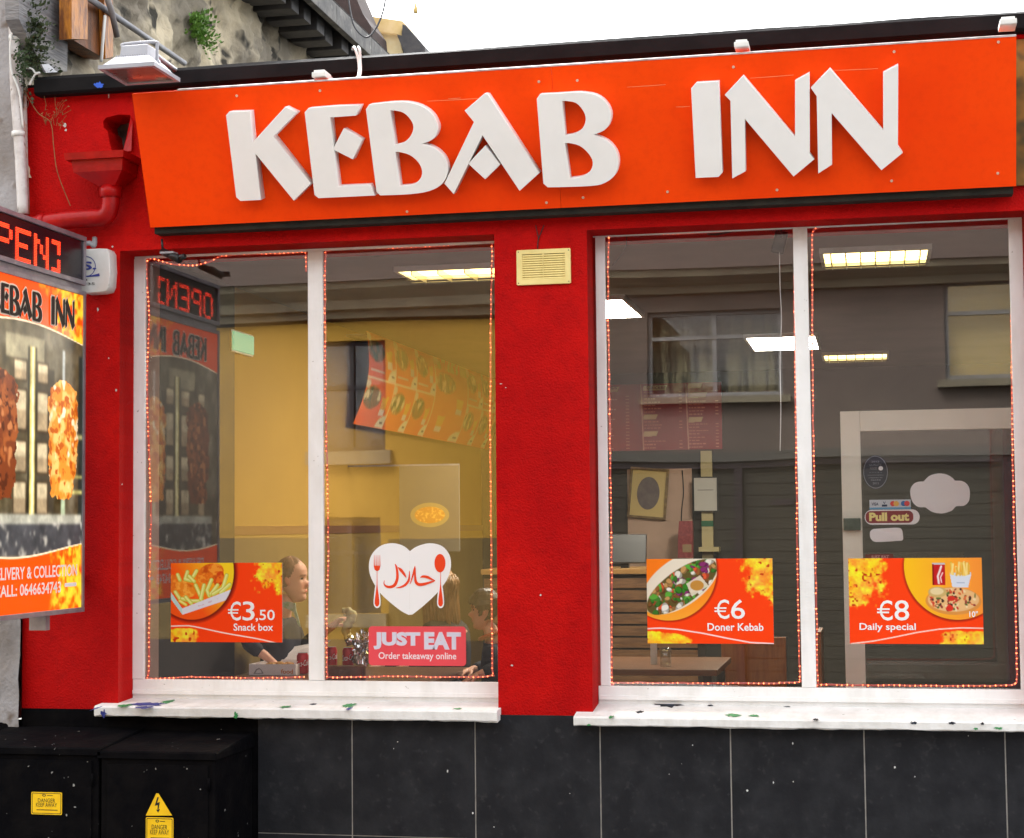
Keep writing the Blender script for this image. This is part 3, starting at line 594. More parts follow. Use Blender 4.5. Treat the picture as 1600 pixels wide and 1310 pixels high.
# ================================================================== rainwater head and pipe on the red wall
hp = thing('rain_hopper', 'red painted rainwater hopper under a hole in the red wall', 'hopper', P(165, 300, -.1))
def loft(name, rings, m, parent, cap=True):
    bm = bmesh.new(); R_ = [[bm.verts.new(p) for p in r] for r in rings]
    for a, b in zip(R_[:-1], R_[1:]):
        for k in range(len(a)): bm.faces.new((a[k], a[(k + 1) % len(a)], b[(k + 1) % len(a)], b[k]))
    if cap: bm.faces.new(R_[0][::-1]); bm.faces.new(R_[-1])
    bmesh.ops.recalc_face_normals(bm, faces=bm.faces); return obj(name, bm_mesh(bm), m, parent)
def ringbox(xa, xb, ya, yb_, z): return [(xa, ya, z), (xb, ya, z), (xb, yb_, z), (xa, yb_, z)]
hx0, hx1 = Xat(112, 255, -.17), Xat(192, 255, -.17); hz1 = Zat(150, 243, -.17); hz0 = Zat(165, 292, -.1); hxm = Xat(170, 292, -.1)
loft('bowl', [ringbox(hxm - .042, hxm + .042, -.125, -.035, hz0), ringbox(hx0 + .01, hx1 - .004, -.17, -.002, hz1 - .075), ringbox(hx0, hx1, -.175, -.001, hz1 - .02)], M_redpipe, hp)
loft('rim', [ringbox(hx0 - .022, hx1 + .012, -.195, -.001, hz1 - .02), ringbox(hx0 - .026, hx1 + .016, -.2, -.001, hz1 + .012)], M_redpipe, hp)
tube('collar', [(hxm, -.08, hz0 - .05), (hxm, -.08, hz0 + .005)], .052, M_redpipe, hp, 14)
tube('pipe', smooth_path([(hxm, -.08, hz0 - .02), (hxm, -.08, Zat(170, 322, -.08)), (hxm - .025, -.08, Zat(165, 338, -.08)), (hxm - .09, -.08, Zat(150, 341, -.08)), P(100, 345, -.08), P(56, 352, -.08), P(20, 358, -.08)], 5), .042, M_redpipe, hp, 14)
tube('joint', [P(62, 351, -.08), P(72, 349.5, -.08)], .048, M_redpipe, hp, 14)
obj('torn_flap', (lambda bm: (bm.faces.new([bm.verts.new(P(a, b, y)) for a, b, y in ((204, 182, -.002), (207, 190, -.02), (205, 236, -.03), (192, 237, -.005), (198, 212, .0))]), bm_mesh(bm))[1])(bmesh.new()), M_redpipe, hp)
# broken hole: dark cavity
box('cavity', (Xat(158, 200, 0), .16, Zat(180, 240, 0) - .03), (Xat(208, 200, 0), .17, Zat(180, 176, 0) + .03), mat('mortar grey', (.16, .15, .14), (.05, .05, .05), 12, .9), shop)

# ================================================================== floodlight
fl_y0, fl_y1 = -.62, -.33; fx0, fx1 = Xat(153, 100, fl_y0), Xat(241, 103, fl_y0); fz = Zat(200, 104, fl_y0)
fd = thing('floodlight', 'white metal floodlight facing down over the left end of the orange sign', 'floodlight', ((fx0 + fx1) / 2, -.4, fz))
M_fl = mat('white lamp enamel', (.38, .39, .43), (.33, .34, .38), 8, .35)
cxm = (fx0 + fx1) / 2; cym = (fl_y0 + fl_y1) / 2; hw = (fx1 - fx0) / 2; hd = (fl_y1 - fl_y0) / 2
def rb4(s, z, t=1.0): return ringbox(cxm - hw * s, cxm + hw * s, cym - hd * s * t, cym + hd * s * t, z)
loft('housing', [rb4(.93, fz + .012), rb4(.60, fz + .062), rb4(.55, fz + .066)], M_fl, fd)
bm = bmesh.new()
for s0, s1, z0, z1 in ((1.0, 1.0, fz - .004, fz + .014),):
    o_ = [[bm.verts.new(p) for p in rb4(1.0, z)] for z in (z0, z1)]; i_ = [[bm.verts.new(p) for p in rb4(.86, z)] for z in (z0, z1)]
    for k in range(4):
        j = (k + 1) % 4; bm.faces.new((o_[0][k], o_[0][j], o_[1][j], o_[1][k])); bm.faces.new((i_[0][k], i_[0][j], i_[1][j], i_[1][k])); bm.faces.new((o_[0][k], o_[0][j], i_[0][j], i_[0][k])); bm.faces.new((o_[1][k], o_[1][j], i_[1][j], i_[1][k]))
bmesh.ops.recalc_face_normals(bm, faces=bm.faces); obj('rim', bm_mesh(bm), M_fl, fd)
loft('reflector', [rb4(.858, fz + .001), rb4(.5, fz + .04), rb4(.42, fz + .042)], mat('lamp glass', (.16, .11, .10), (.2, .15, .13), 20, .12, spec=.6), fd)
loft('driver_box', [rb4(.50, fz + .066, .9), rb4(.47, fz + .118, .85), rb4(.45, fz + .122, .82)], M_fl, fd)
for k in range(14):
    xx = cxm - hw * .55 + hw * 1.1 * k / 13; box('fin', (xx - .0022, cym - hd * .60, fz + .056), (xx + .0022, cym - hd * .555, fz + .070), M_fl, fd)
bz = fz + .145
tube('bracket', smooth_path([(cxm - hw * .62, cym, fz + .05), (cxm - hw * .62, cym, bz - .02), (cxm - hw * .55, cym, bz), (cxm + hw * .55, cym, bz), (cxm + hw * .62, cym, bz - .02), (cxm + hw * .62, cym, fz + .05)], 4), .007, M_fl, fd, 6)
tube('knob', [(cxm + hw * .60, cym, fz + .05), (cxm + hw * .72, cym, fz + .05)], .012, M_fl, fd, 8)
tube('mount_arm', [(cxm, cym, bz), (cxm, -.05, bz - .02)], .012, M_fl, fd, 8)

# sign lamps' white brackets and cables
for (a, b, w) in ((511, 123, 28), (1162, 77, 27), (1573, 42, 30)):
    o = P(a, b, -.2); lbl = {511: 'white clip bracket on the sign top edge near the letter K side', 1162: 'white clip bracket on the sign top edge above the letter I', 1573: 'white clip bracket on the sign top edge at its right end'}[a]
    t = thing('sign_bracket', lbl, 'bracket', o, 'white clips along the top of the orange sign'); hw_ = w / 2 / 420
    box('clip', (o.x - hw_, -.32, o.z - .022), (o.x + hw_ * .9, -.2, o.z + .001), M_whiteplastic, t, bevel=.005); box('cap', (o.x - hw_ * .8, -.31, o.z + .0015), (o.x + hw_ * .7, -.21, o.z + .012), M_whiteplastic, t, bevel=.003)
ct = thing('white_cable', 'doubled white cable looping over the black fascia to the sign', 'cable', P(560, 120, -.1))
tube('cable', smooth_path([P(558, 124, -.2), P(561, 112, -.12), P(560, 95, -.095), P(556, 79, -.095), P(553, 74, -.06), P(551, 78, 0.0)], 5), .006, M_whiteplastic, ct, 6)
tube('cable', smooth_path([P(561, 124, -.21), P(563.5, 112, -.13), P(563, 95, -.1), P(562, 78, -.1), P(560, 74, -.07), P(559, 77, 0.0)], 5), .006, M_whiteplastic, ct, 6)
lc = thing('looped_cable', 'white cable loop and tag at the left end of the black fascia', 'cable', P(50, 120, -.1))
tube('cable', smooth_path([P(34, 113, -.1), P(40, 107, -.1), P(50, 108, -.1), P(55, 114, -.1), P(62, 114, -.1), P(54, 118, -.1), P(46, 133, -.1)], 6), .005, M_whiteplastic, lc, 6)
slab('tag', [(65, 101), (76, 100), (90, 113), (72, 114)], P(76, 105, -.04).x, .01, M_fl, lc)

# ================================================================== projecting sign on the left
y_in, y_out = -.12, -1.22; kx = (1368 - 133) * 7.48
XS = PXp(133, 600, 0).x if False else P(133, 640, y_in).x
PSN = Plane((XS, y_in, 0), (0, 1, 0), (0, 0, 1))                    # face towards +X; a = 0 at inner edge, negative outwards
zt_, zb_ = Zat(133, 371, y_in), Zat(133, 956, y_in); zm1, zm0 = Zat(133, 447, y_in), Zat(133, 456, y_in)
ps = thing('projecting_sign', 'projecting lightbox sign with red LED display and kebab photograph, left of windows', 'sign', (XS, y_in, zb_))
WSN = y_in - y_out
def frame_bars(z0, z1, th=.16, w=.022):
    xa, xb = XS - th, XS + .004
    for nm, a, b in (('frame_top', (xa, y_out, z1 - w), (xb, y_in, z1)), ('frame_bottom', (xa, y_out, z0), (xb, y_in, z0 + w)), ('frame_side', (xa + .001, y_in - w, z0 + w), (xb - .001, y_in - .0005, z1 - w)), ('frame_side', (xa + .001, y_out + .0005, z0 + w), (xb - .001, y_out + w, z1 - w))):
        box(nm, a, b, M_alu, ps, bevel=.003)
frame_bars(zm1, zt_); frame_bars(zb_, zm0)
box('case', (XS - .155, y_out + .02, zb_ + .02), (XS - .012, y_in - .02, zt_ - .02), M_alu, ps)
box('display', (XS - .0115, y_out + .022, zm1 + .022), (XS - .006, y_in - .022, zt_ - .022), mat('dark display', (.012, .008, .012), None, rough=.25), ps)
# LED dots spelling OPEN
G = {'O': ["01110", "10001", "10001", "10001", "10001", "10001", "01110"], 'P': ["11110", "10001", "10001", "11110", "10000", "10000", "10000"], 'E': ["11111", "10000", "10000", "11110", "10000", "10000", "11111"], 'N': ["10001", "11001", "10101", "10101", "10011", "10001", "10001"], ':': ["11100", "00100", "00100", "00000", "00100", "00100", "11100"]}
bm = bmesh.new(); bh = bmesh.new(); dz1, dz0 = Zat(112, 388, -.2), Zat(112, 437, -.2); a_in = -.10; nxs = 30; cw = (WSN - .2 - .06) / 30
for ci, ch in enumerate('OPEN:'):
    for r_ in range(7):
        for c_ in range(5):
            if G[ch][r_][c_] == '1':
                for sx in range(3):
                    for sy in range(3):
                        yv = y_out + .09 + (ci * 6 + c_ + (sx + .5) / 3) * cw; zv = dz1 - (dz1 - dz0) * (r_ + (sy + .5) / 3) / 7; s = .0034
                        vs = [bm.verts.new((XS - .0035, yv + s * math.cos(t), zv + s * math.sin(t))) for t in (0, 1.57, 3.14, 4.71)]; bm.faces.new(vs)
o = obj('led_dots', bm_mesh(bm), emit('red LED', (1.0, .035, .008), 1.3), ps); o['kind'] = 'stuff'
# printed panel
PU = WSN - .044; cv = Canvas(0, PU, 0, 1.38, 260, (250, 78, 8))     # x measured from the OUTER edge
U = lambda u: PU - (u - .022)                                       # u = distance from the inner edge
H_ = 1.38; n1, n2, n3 = cv.n(9, 1), cv.n(26, 2, 3), cv.n(60, 3, 2)
photo = ((cv.Y > H_ * (.155 - .03 * np.sin((cv.X / PU) * 3.3))) & (cv.Y < H_ * (.815 + .02 * np.sin(cv.X / PU * 4)))).astype(float)
st = np.zeros_like(cv.C); st[:] = (92, 82, 60); g = (n1 - .5)[..., None] * 150; st += g
c2 = Canvas(0, PU, 0, H_, 260, (60, 55, 46)); c2.C = st
def vb(u0, u1, v0, v1, col): c2.put(c2.rect(U(u1), U(u0), v0 * H_, v1 * H_), col)
vb(0, .06, .2, .8, (40, 46, 40)); vb(.40, .75, .17, .24, (150, 140, 110)); vb(.30, .52, .26, .70, (70, 62, 48))
for (u0, u1) in ((.36, .47), (.56, .68), (.80, .9)):
    for v0, v1 in ((.24, .31), (.33, .46), (.485, .585), (.605, .71)):
        vb(u0, u1, v0, v1, (58, 44, 28)); vb(u0 + .008, u1 - .008, v0 + .006, v1 - .008, (206, 188, 150)); vb(u0 + .008, u1 - .008, (v0 + v1) / 2, v1 - .008, (168, 146, 112))
vb(.485, .535, .2, .80, (222, 200, 110)); vb(.497, .512, .2, .8, (250, 246, 214)); vb(.535, .55, .2, .78, (30, 28, 22)); vb(.47, .484, .2, .78, (52, 46, 30))
vb(.2, .225, .19, .30, (190, 195, 190)); vb(.19, .23, .63, .79, (170, 185, 150)); vb(.0, .14, .45, .465, (180, 170, 110)); vb(0, .14, .58, .59, (200, 190, 110)); vb(0, .14, .63, .64, (210, 200, 120)); vb(.03, 1.0, .705, .735, (180, 178, 160)); vb(.03, 1.0, .735, .83, (70, 70, 72))
c2.put(np.clip((n2 - .55) * 6, 0, 1) * c2.rect(0, PU, .73 * H_, .84 * H_), (196, 190, 176))
for _ in range(5):
    c2.C = (c2.C * 2 + np.roll(c2.C, 1, 0) + np.roll(c2.C, -1, 0) + np.roll(c2.C, 1, 1) + np.roll(c2.C, -1, 1)) / 6
c2.C = c2.C * (.72 + .56 * c2.n(18, 91, 4))[..., None]
def meat(uc, hwid, v0, v1, cols, seed):
    xc = U(uc); t = (c2.Y / H_ - v0) / (v1 - v0); w = hwid * (0.9 + .12 * np.sin(np.clip(t, 0, 1) * 3.1) - .28 * np.clip(t - .3, 0, 1)) * np.where(t < .1, np.sqrt(np.clip(t / .1, 0, 1)), 1)
    wob = (c2.n(34, seed + 5, 2) - .5) * .05; a = ((np.abs(c2.X - xc) < w + wob) & (t > 0) & (t < 1 + wob)).astype(float); a1, a2, a3 = c2.n(16, seed, 3), c2.n(36, seed + 1, 3), c2.n(22, seed + 2, 2)
    c2.put(a, cols[0]); c2.put(a * np.clip((a1 - .48) * 7, 0, 1), cols[1]); c2.put(a * np.clip((a2 - .52) * 8, 0, 1), cols[2]); c2.put(a * np.clip((a3 - .62) * 9, 0, 1), cols[3]); c2.put(a * .45 * np.clip(np.abs(c2.X - xc) / hwid - .5, 0, 1), (120, 50, 10))
meat(.215, .145, .285, .655, ((232, 144, 48), (250, 196, 110), (190, 90, 20), (254, 236, 196)), 21)
meat(.80, .16, .28, .66, ((120, 56, 24), (158, 84, 38), (80, 34, 14), (190, 120, 70)), 41)
cv.put(photo, c2.C)
for off_, sg in ((.155, -.03), (.815, .02)):
    f = H_ * (off_ + (sg * np.sin(cv.X / PU * 3.3) if off_ < .5 else .02 * np.sin(cv.X / PU * 4))); cv.put(np.clip(1.6 - np.abs(cv.Y - f) / .0035, 0, 1), (252, 226, 190))
fm = np.clip((cv.n(7, 61) * 1.5 + (cv.X / PU - 1.0) * 3.2 + .55) * 3 - 1.2, 0, 1) * (1 - photo) * np.clip((n2 - .3) * 3.5, 0, 1); cv.put(fm, np.stack([np.full_like(n2, 250), 120 + 110 * n2, 20 + 40 * n2], -1))
sheet('printed_panel', cv, PSN, (-WSN + .022, -.022, zb_ + .022, zm0 - .022), ps, print_mat('backlit print', .3, .1, .16), off=-.004)
def letters_on(plane, parent, a0, a1, b0, b1, m, off, grow=0.0):
    allp = [p for gs in LAB.values() for g in gs for lp in g for p in lp]; x0 = min(p[0] for p in allp); x1 = max(p[0] for p in allp); y0 = min(p[1] for p in allp); y1 = max(p[1] for p in allp)
    for k, gs in LAB.items():
        q = [[[(a0 + (p[0] - x0) / (x1 - x0) * (a1 - a0), b0 + (p[1] - y0) / (y1 - y0) * (b1 - b0)) for p in lp] for lp in g] for g in gs]
        if grow:
            for g in q:
                for lp_i, lp in enumerate(g):
                    cu = [Vector((a, b, 0)) for a, b in lp]; n = len(cu); ar = sum(cu[i].x * cu[(i + 1) % n].y - cu[(i + 1) % n].x * cu[i].y for i in range(n)); sg = 1 if ar > 0 else -1
                    if lp_i > 0: sg *= -1
                    out = []
                    for i in range(n):
                        e1 = (cu[i] - cu[i - 1]); e2 = (cu[(i + 1) % n] - cu[i]); e1 = e1.normalized() if e1.length > 1e-7 else e2.normalized(); e2 = e2.normalized() if e2.length > 1e-7 else e1
                        nn = Vector((e1.y, -e1.x, 0)) + Vector((e2.y, -e2.x, 0)); nn = nn.normalized() if nn.length > 1e-6 else nn; out.append((lp[i][0] + sg * nn.x * grow, lp[i][1] + sg * nn.y * grow))
                    g[lp_i] = out
        for gi, g in enumerate(q): shape('letter', [g], m, plane, parent, off=off + gi * .0004)
zk1, zk0 = PXp(100, 466, XS).z, PXp(100, 510, XS).z
letters_on(PSN, ps, -.905, -.115, zk0 - .01, zk1 + .002, mat('cream letter outline', (.8, .7, .55)), .000, .008)
letters_on(PSN, ps, -.905, -.115, zk0 - .01, zk1 + .002, mat('dark brown letter', (.02, .012, .008)), .0022, 0)
za, zbx = PXp(70, 903, XS).z, PXp(70, 884, XS).z
fit_text('lettering', 'DELIVERY & COLLECTION', M_txtwhite, PSN, (-.87, -.075, za, zbx), ps, .001, .02)
za, zbx = PXp(55, 929, XS).z, PXp(55, 911, XS).z
fit_text('lettering', 'CALL: 0646634743', M_txtwhite, PSN, (-.84, -.235, za - .002, zbx), ps, .001, .02)
shape('printed_bar', [[rrect(-.20, -.08, za + .022, za + .040, .006)]], M_txtwhite, PSN, ps, off=.001)
for zz in (zb_ + .15, zt_ - .15): box('bracket_arm', (XS - .10, y_in, zz - .02), (XS - .06, -.001, zz + .02), M_alu, ps)
box('drop_bracket', (XS - .13, -.40, zb_ - .07), (XS - .05, -.36, zb_ - .001), M_alu, ps)

# ================================================================== alarm box
ax0, ax1, az1, az0 = Xat(126, 420, -.06), Xat(172, 420, -.06), Zat(150, 391, -.06), Zat(150, 457, -.06)
al = thing('alarm_box', 'white burglar alarm box with blue print on the red wall', 'alarm box', ((ax0 + ax1) / 2, 0, az0))
w = ax1 - ax0; h = az1 - az0; PA = Plane((ax0, -.0805, az0), (1, 0, 0), (0, 0, 1))
out = [(.0, .12), (.06, .03), (.2, 0), (.72, .0), (.93, .03), (1.0, .14), (1.03, .5), (1.0, .9), (.93, .985), (.7, 1.0), (.2, 1.0), (.0, .96)]
shape('case', [[[(a * w, b * h) for a, b in out]]], M_whiteplastic, Plane((ax0, 0, az0), (1, 0, 0), (0, 0, 1)), al, off=.001, thick=.074, bevel=.004)
M_blue = mat('blue print', lin(60, 70, 150), None, rough=.5)
shape('ring', [[ell(.22 * w, .60 * h, .36 * w, .25 * h, 28), ell(.22 * w, .60 * h, .335 * w, .233 * h, 28)]], M_blue, PA, al, off=.0005)
fit_text('lettering', 'S.', M_blue, PA, (.14 * w, .60 * w, .52 * h, .72 * h), al, .001, .03)
shape('swoosh', [[[(.0, .35 * h), (.72 * w, .36 * h), (.70 * w, .43 * h), (.46 * w, .39 * h), (.0, .375 * h)]]], M_blue, PA, al, off=.0006)
fit_text('lettering', '43', M_txtblack, PA, (.05 * w, .30 * w, .26 * h, .315 * h), al, .001); fit_text('lettering', '7035', M_txtblack, PA, (.02 * w, .55 * w, .16 * h, .22 * h), al, .001)
tube('cable_gland', smooth_path([P(128, 383, -.05), P(140, 380, -.05), P(147, 384, -.05), P(148, 372, -.03)], 4), .012, mat('grey gland', (.3, .3, .32), None, rough=.5), al, 8)

# ================================================================== air vent on the middle pier
vx0, vx1, vz1, vz0 = Xat(807.5, 415, -.012), Xat(891, 415, -.012), Zat(850, 390, -.012), Zat(850, 444, -.012)
vt = thing('air_vent', 'cream plastic louvre vent high on the red pier between windows', 'vent', ((vx0 + vx1) / 2, 0, vz0)); vw, vh = vx1 - vx0, vz1 - vz0; PV = Plane((vx0, 0, vz0), (1, 0, 0), (0, 0, 1))
shape('flange', [[rrect(0, vw, 0, vh, .004), rrect(vw * .095, vw * .905, vh * .14, vh * .885, .002)]], M_cream, PV, vt, off=.001, thick=.010, bevel=.0015)
box('backing', (vx0 + vw * .09, -.003, vz0 + vh * .13), (vx0 + vw * .91, -.0015, vz0 + vh * .89), mat('vent dark', (.05, .045, .03)), vt)
box('centre_bar', (vx0 + vw * .485, -.0125, vz0 + vh * .14), (vx0 + vw * .50, -.004, vz0 + vh * .885), M_cream, vt)
for k in range(11):
    zc = vz0 + vh * (.165 + .066 * k)
    for xa, xb in ((.095, .484), (.501, .905)):
        bm = bmesh.new(); box_bm(bm, (0, -.004, -.0036), (vw * (xb - xa) - .0004, .004, .0036)); o = obj('slat', bm_mesh(bm), M_cream, vt, Matrix.Translation((vx0 + vw * xa + .0002, -.0075, zc)) @ Matrix.Rotation(R(-28), 4, 'X'))
for a in (.03, .97):
    for b in (.05, .95):
        shape('screw', [[ell(vw * a, vh * b, .0026, .0026, 8)]], mat('dark screw', (.1, .09, .07)), PV, vt, off=.012, thick=.001)
wc = thing('vent_wire', 'thin black wire forking above the cream vent', 'wire', P(842, 385, -.005))
tube('wire', smooth_path([P(840, 389, -.004), P(841, 375, -.004), P(846, 362, -.004), P(850, 352, -.004)], 4), .0022, M_blackplastic, wc, 5); tube('wire', smooth_path([P(841.5, 373, -.004), P(839, 362, -.004), P(837, 352, -.004)], 4), .0018, M_blackplastic, wc, 5)

# security camera under the sign
sc_ = thing('security_camera', 'small black security camera hanging under the left end of the sign', 'camera', P(252, 376, -.05))
tube('stem', [P(253, 374, -.05), P(254, 391, -.05)], .006, M_blackplastic, sc_, 8)
tube('body', [P(254, 393, -.05), P(281, 406, -.10)], [.017, .019], M_blackplastic, sc_, 14); tube('lens', [P(279, 403, -.097), P(288, 401, -.115)], .014, M_blackplastic, sc_, 12)
box('shield', (Xat(255, 392, -.06), -.10, Zat(270, 398, -.06)), (Xat(276, 392, -.06), -.045, Zat(270, 396, -.06) + .003), mat('grey shield', (.3, .3, .32), None, rough=.3), sc_)

# ================================================================== black utility cabinets
def cabinet(label, pxl, pxr, top_y, seed):
    yf, yb_ = -.47, -.012; x0, x1 = Xat(pxl, 1230, yf), Xat(pxr, 1230, yf); zt = Zat(300, top_y, yf); t = thing('utility_cabinet', label, 'cabinet', ((x0 + x1) / 2, yf, 0), 'black utility cabinets under the left window')
    box('body', (x0, yf, 0), (x1, yb_, zt - .03), M_black, t, bevel=.008); zr = zt + .015
    loft('lid', [ringbox(x0 - .012, x1 + .012, yf - .014, yb_, zt - .0295), ringbox(x0 - .012, x1 + .012, yf - .014, yb_, zt - .004), [(x0 - .006, yf - .006, zt + .002), (x1 + .006, yf - .006, zt + .002), (x1 + .006, yb_, zr + .02), (x0 - .006, yb_, zr + .02)]], M_black, t)
    box('door', (x0 + .03, yf - .008, .06), (x1 - .03, yf - .0005, zt - .055), M_black, t, bevel=.003)
    for zz in (.15, zt - .16): tube('hinge', [(x1 - .026, yf - .008, zz), (x1 - .026, yf - .008, zz + .05)], .006, M_black, t, 8)
    return x0, x1, yf
cabinet('black metal electricity cabinet with danger triangle, right beside the dark tiles', 158, 336, 1176, 1)
cabinet('black metal cabinet at the left edge with a square yellow danger label', -60, 154, 1172, 2)
M_yellow = mat('yellow sign', lin(250, 205, 20), lin(240, 190, 15), 10, .45)
PC = Plane((0, -.4795, 0), (1, 0, 0), (0, 0, 1))
def danger(l, t_, r, b, label, tri=False):
    o = PC.pt(*PC.ab((l + r) / 2, b)); t = thing('danger_sign', label, 'sign', o); a0, a1, b0, b1 = rect_px(PC, l, t_, r, b); W, H = a1 - a0, b1 - b0
    shape('plate', [[rrect(a0, a1, b0, b1, .006)]], M_yellow, PC, t, off=.0, thick=.0015)
    shape('border', [[rrect(a0 + .004, a1 - .004, b0 + .004, b1 - .004, .005), rrect(a0 + .0065, a1 - .0065, b0 + .0065, b1 - .0065, .004)]], M_txtblack, PC, t, off=.002)
    fit_text('lettering', 'DANGER', M_txtblack, PC, (a0 + W * .22, a1 - W * .22, b0 + H * .54, b0 + H * .72), t, .0022, .0); fit_text('lettering', 'KEEP AWAY', M_txtblack, PC, (a0 + W * .16, a1 - W * .16, b0 + H * .34, b0 + H * .52), t, .0022, .0)
    shape('emblem', [[ell(a0 + W * .42, b0 + H * .86, W * .065, H * .055, 16), ell(a0 + W * .42, b0 + H * .86, W * .04, H * .025, 16)]], M_txtblack, PC, t, off=.0022)
    shape('printed_line', [[[(a0 + W * .52, b0 + H * .84), (a0 + W * .7, b0 + H * .84), (a0 + W * .7, b0 + H * .865), (a0 + W * .52, b0 + H * .865)]], [[(a0 + W * .18, b0 + H * .19), (a1 - W * .14, b0 + H * .19), (a1 - W * .14, b0 + H * .225), (a0 + W * .18, b0 + H * .225)]]], M_txtblack, PC, t, off=.0022)
    if tri:
        c = PC.ab(246, 1240); L_ = PC.ab(228, 1274.5); R_ = PC.ab(269, 1274.5)
        shape('triangle', [[[(L_[0], L_[1]), (R_[0], R_[1]), (c[0] + .005, c[1]), (c[0] - .005, c[1])]]], M_yellow, PC, t, off=.0, thick=.0015)
        Z = lambda x, y: PC.ab(0 + x / 3.743, 960 + y / 3.743)
        shape('lightning_bolt', [[[Z(922, 1068), Z(930, 1072), Z(920, 1102), Z(936, 1098), Z(928, 1142), Z(938, 1138), Z(926, 1160), Z(914, 1142), Z(922, 1144), Z(924, 1116), Z(906, 1120)]]], M_txtblack, PC, t, off=.0022)
danger(49, 1238, 97, 1273, 'square yellow danger label on the leftmost black cabinet')
danger(228, 1277.5, 271, 1318, 'yellow danger triangle with black lightning bolt and plate on the cabinet', True)
# grime spatter on the lids

# ================================================================== red rope lights round the four panes
M_rope = emit('rope light tube', (1.0, .03, .02), .05, (.34, .13, .11)); M_bulb = emit('rope light bulb', (1.0, .14, .045), 1.8, (.6, .2, .1))
octa = [(1, 0, 0), (-1, 0, 0), (0, 1, 0), (0, -1, 0), (0, 0, 1), (0, 0, -1)]; octf = [(0, 2, 4), (2, 1, 4), (1, 3, 4), (3, 0, 4), (2, 0, 5), (1, 2, 5), (3, 1, 5), (0, 3, 5)]
def rope(label, pts, seed):
    y = Y_PANE + .016; W_ = smooth_path([P(a, b, y) for a, b in pts], 10); rg = random.Random(seed)
    W_ = [p + Vector((rg.uniform(-.0015, .0015), 0, rg.uniform(-.0015, .0015))) for p in W_]
    t = thing('rope_light', label, 'rope light', W_[0], 'red rope lights round the window panes'); tube('tube', W_, .0045, M_rope, t, 6)
    vs, fs = [], []; acc = 0.0
    for a, b in zip(W_[:-1], W_[1:]):
        L = (b - a).length; d = acc
        while d < L:
            d0 = d; d += .0225
            if rg.random() < .10: continue
            c = a + (b - a) * (d0 / L) + Vector((rg.uniform(-.001, .001), -.0032, rg.uniform(-.001, .001))); n0 = len(vs); r = rg.uniform(.0026, .0046); vs += [(c.x + r * v[0], c.y + r * v[1], c.z + r * v[2]) for v in octa]; fs += [tuple(n0 + i for i in f) for f in octf]
        acc = d - L
    me = bpy.data.meshes.new('bulbs'); me.from_pydata(vs, [], fs); o = obj('bulbs', me, M_bulb, t); o['kind'] = 'stuff'
rope('red rope light round the leftmost pane, sagging at its top left', [(476, 1058), (400, 1059.5), (300, 1058), (234, 1060), (233, 1040), (234, 900), (236, 800), (233, 700), (230, 600), (233, 500), (229, 420), (232, 407), (240, 405), (270, 413), (300, 415), (325, 410), (350, 400), (400, 397), (440, 396), (472, 394), (478, 398), (478, 425)], 1)
rope('red rope light round the pane with the white heart sticker', [(766, 700), (768, 900), (769, 1040), (766, 1056), (700, 1058), (620, 1057), (560, 1058), (516, 1058), (511, 1050), (511, 950), (513, 870), (512, 750), (509, 640), (508, 500), (508, 420), (509, 400), (514, 392), (560, 389), (640, 387), (720, 382), (764, 377), (769, 384), (767, 480), (766, 700)], 2)
rope('red rope light round the pane with the doner poster', [(1250, 1062), (1247, 1066), (1200, 1068), (1100, 1068), (1000, 1067), (962, 1067), (956, 1060), (956, 900), (954, 760), (952, 600), (950, 480), (951, 385), (954, 370), (965, 367), (1050, 366), (1110, 363), (1160, 359), (1215, 357), (1238, 355), (1243, 362), (1241, 450), (1243, 600), (1245, 800), (1247, 940), (1250, 1062)], 3)
rope('red rope light round the rightmost pane in front of the white door', [(1586, 1068), (1575, 1071), (1500, 1072), (1400, 1071), (1285, 1070), (1278, 1064), (1276, 960), (1273, 800), (1270, 640), (1269, 480), (1269, 380), (1270, 363), (1277, 357), (1300, 352), (1340, 350), (1370, 347), (1420, 346), (1480, 342), (1530, 339), (1570, 334), (1578, 336), (1580, 360), (1580, 500), (1582, 700), (1586, 900), (1589, 1050), (1586, 1068)], 4)

# ================================================================== posters and stickers on the glass
YP = Y_PANE - .0022; PG = front(YP)
def flame(cv, a, seed, cells=10):
    n1, n2 = cv.n(cells, seed), cv.n(cells * 3, seed + 1, 3); k = np.clip((n1 * .6 + n2 * .5 + a - .95) * 5, 0, 1)
    cv.put(k * (a > 0), np.stack([np.full_like(n2, 253), 95 + 150 * np.clip(n2 * 1.2 + .1 * n1, 0, 1), 10 + 70 * n1], -1)); cv.put(np.clip((cv.n(cells * 4, seed + 4, 2) - .72) * 8, 0, 1) * (k > .3), (196, 50, 6))
def poster(label, px, paint, texts):
    (l0, t0), (r0, t1), (r1, b1), (l1, b0) = px; rect = rect_px(PG, (l0 + l1) / 2, (t0 + t1) / 2, (r0 + r1) / 2, (b0 + b1) / 2)
    t = thing('poster', label, 'poster', PG.pt(rect[0], rect[2]), 'price posters on the shop windows'); sheet('printed_sheet', paint(), PG, rect, t, print_mat('poster print', .45, .2))
    box('backing_card', (rect[0], YP + .0004, rect[2]), (rect[1], YP + .0018, rect[3]), M_txtwhite, t)
    for s, l, t_, r, b, bold in texts:
        if s == 'BAR': shape('euro_bar', [[rrect(*rect_px(PG, l, t_, r, b), .0005, 2)]], M_txtwhite, PG, t, off=.0018); continue
        fit_text('lettering', s, M_txtwhite, PG, rect_px(PG, l, t_, r, b), t, .0012, bold)
    return t
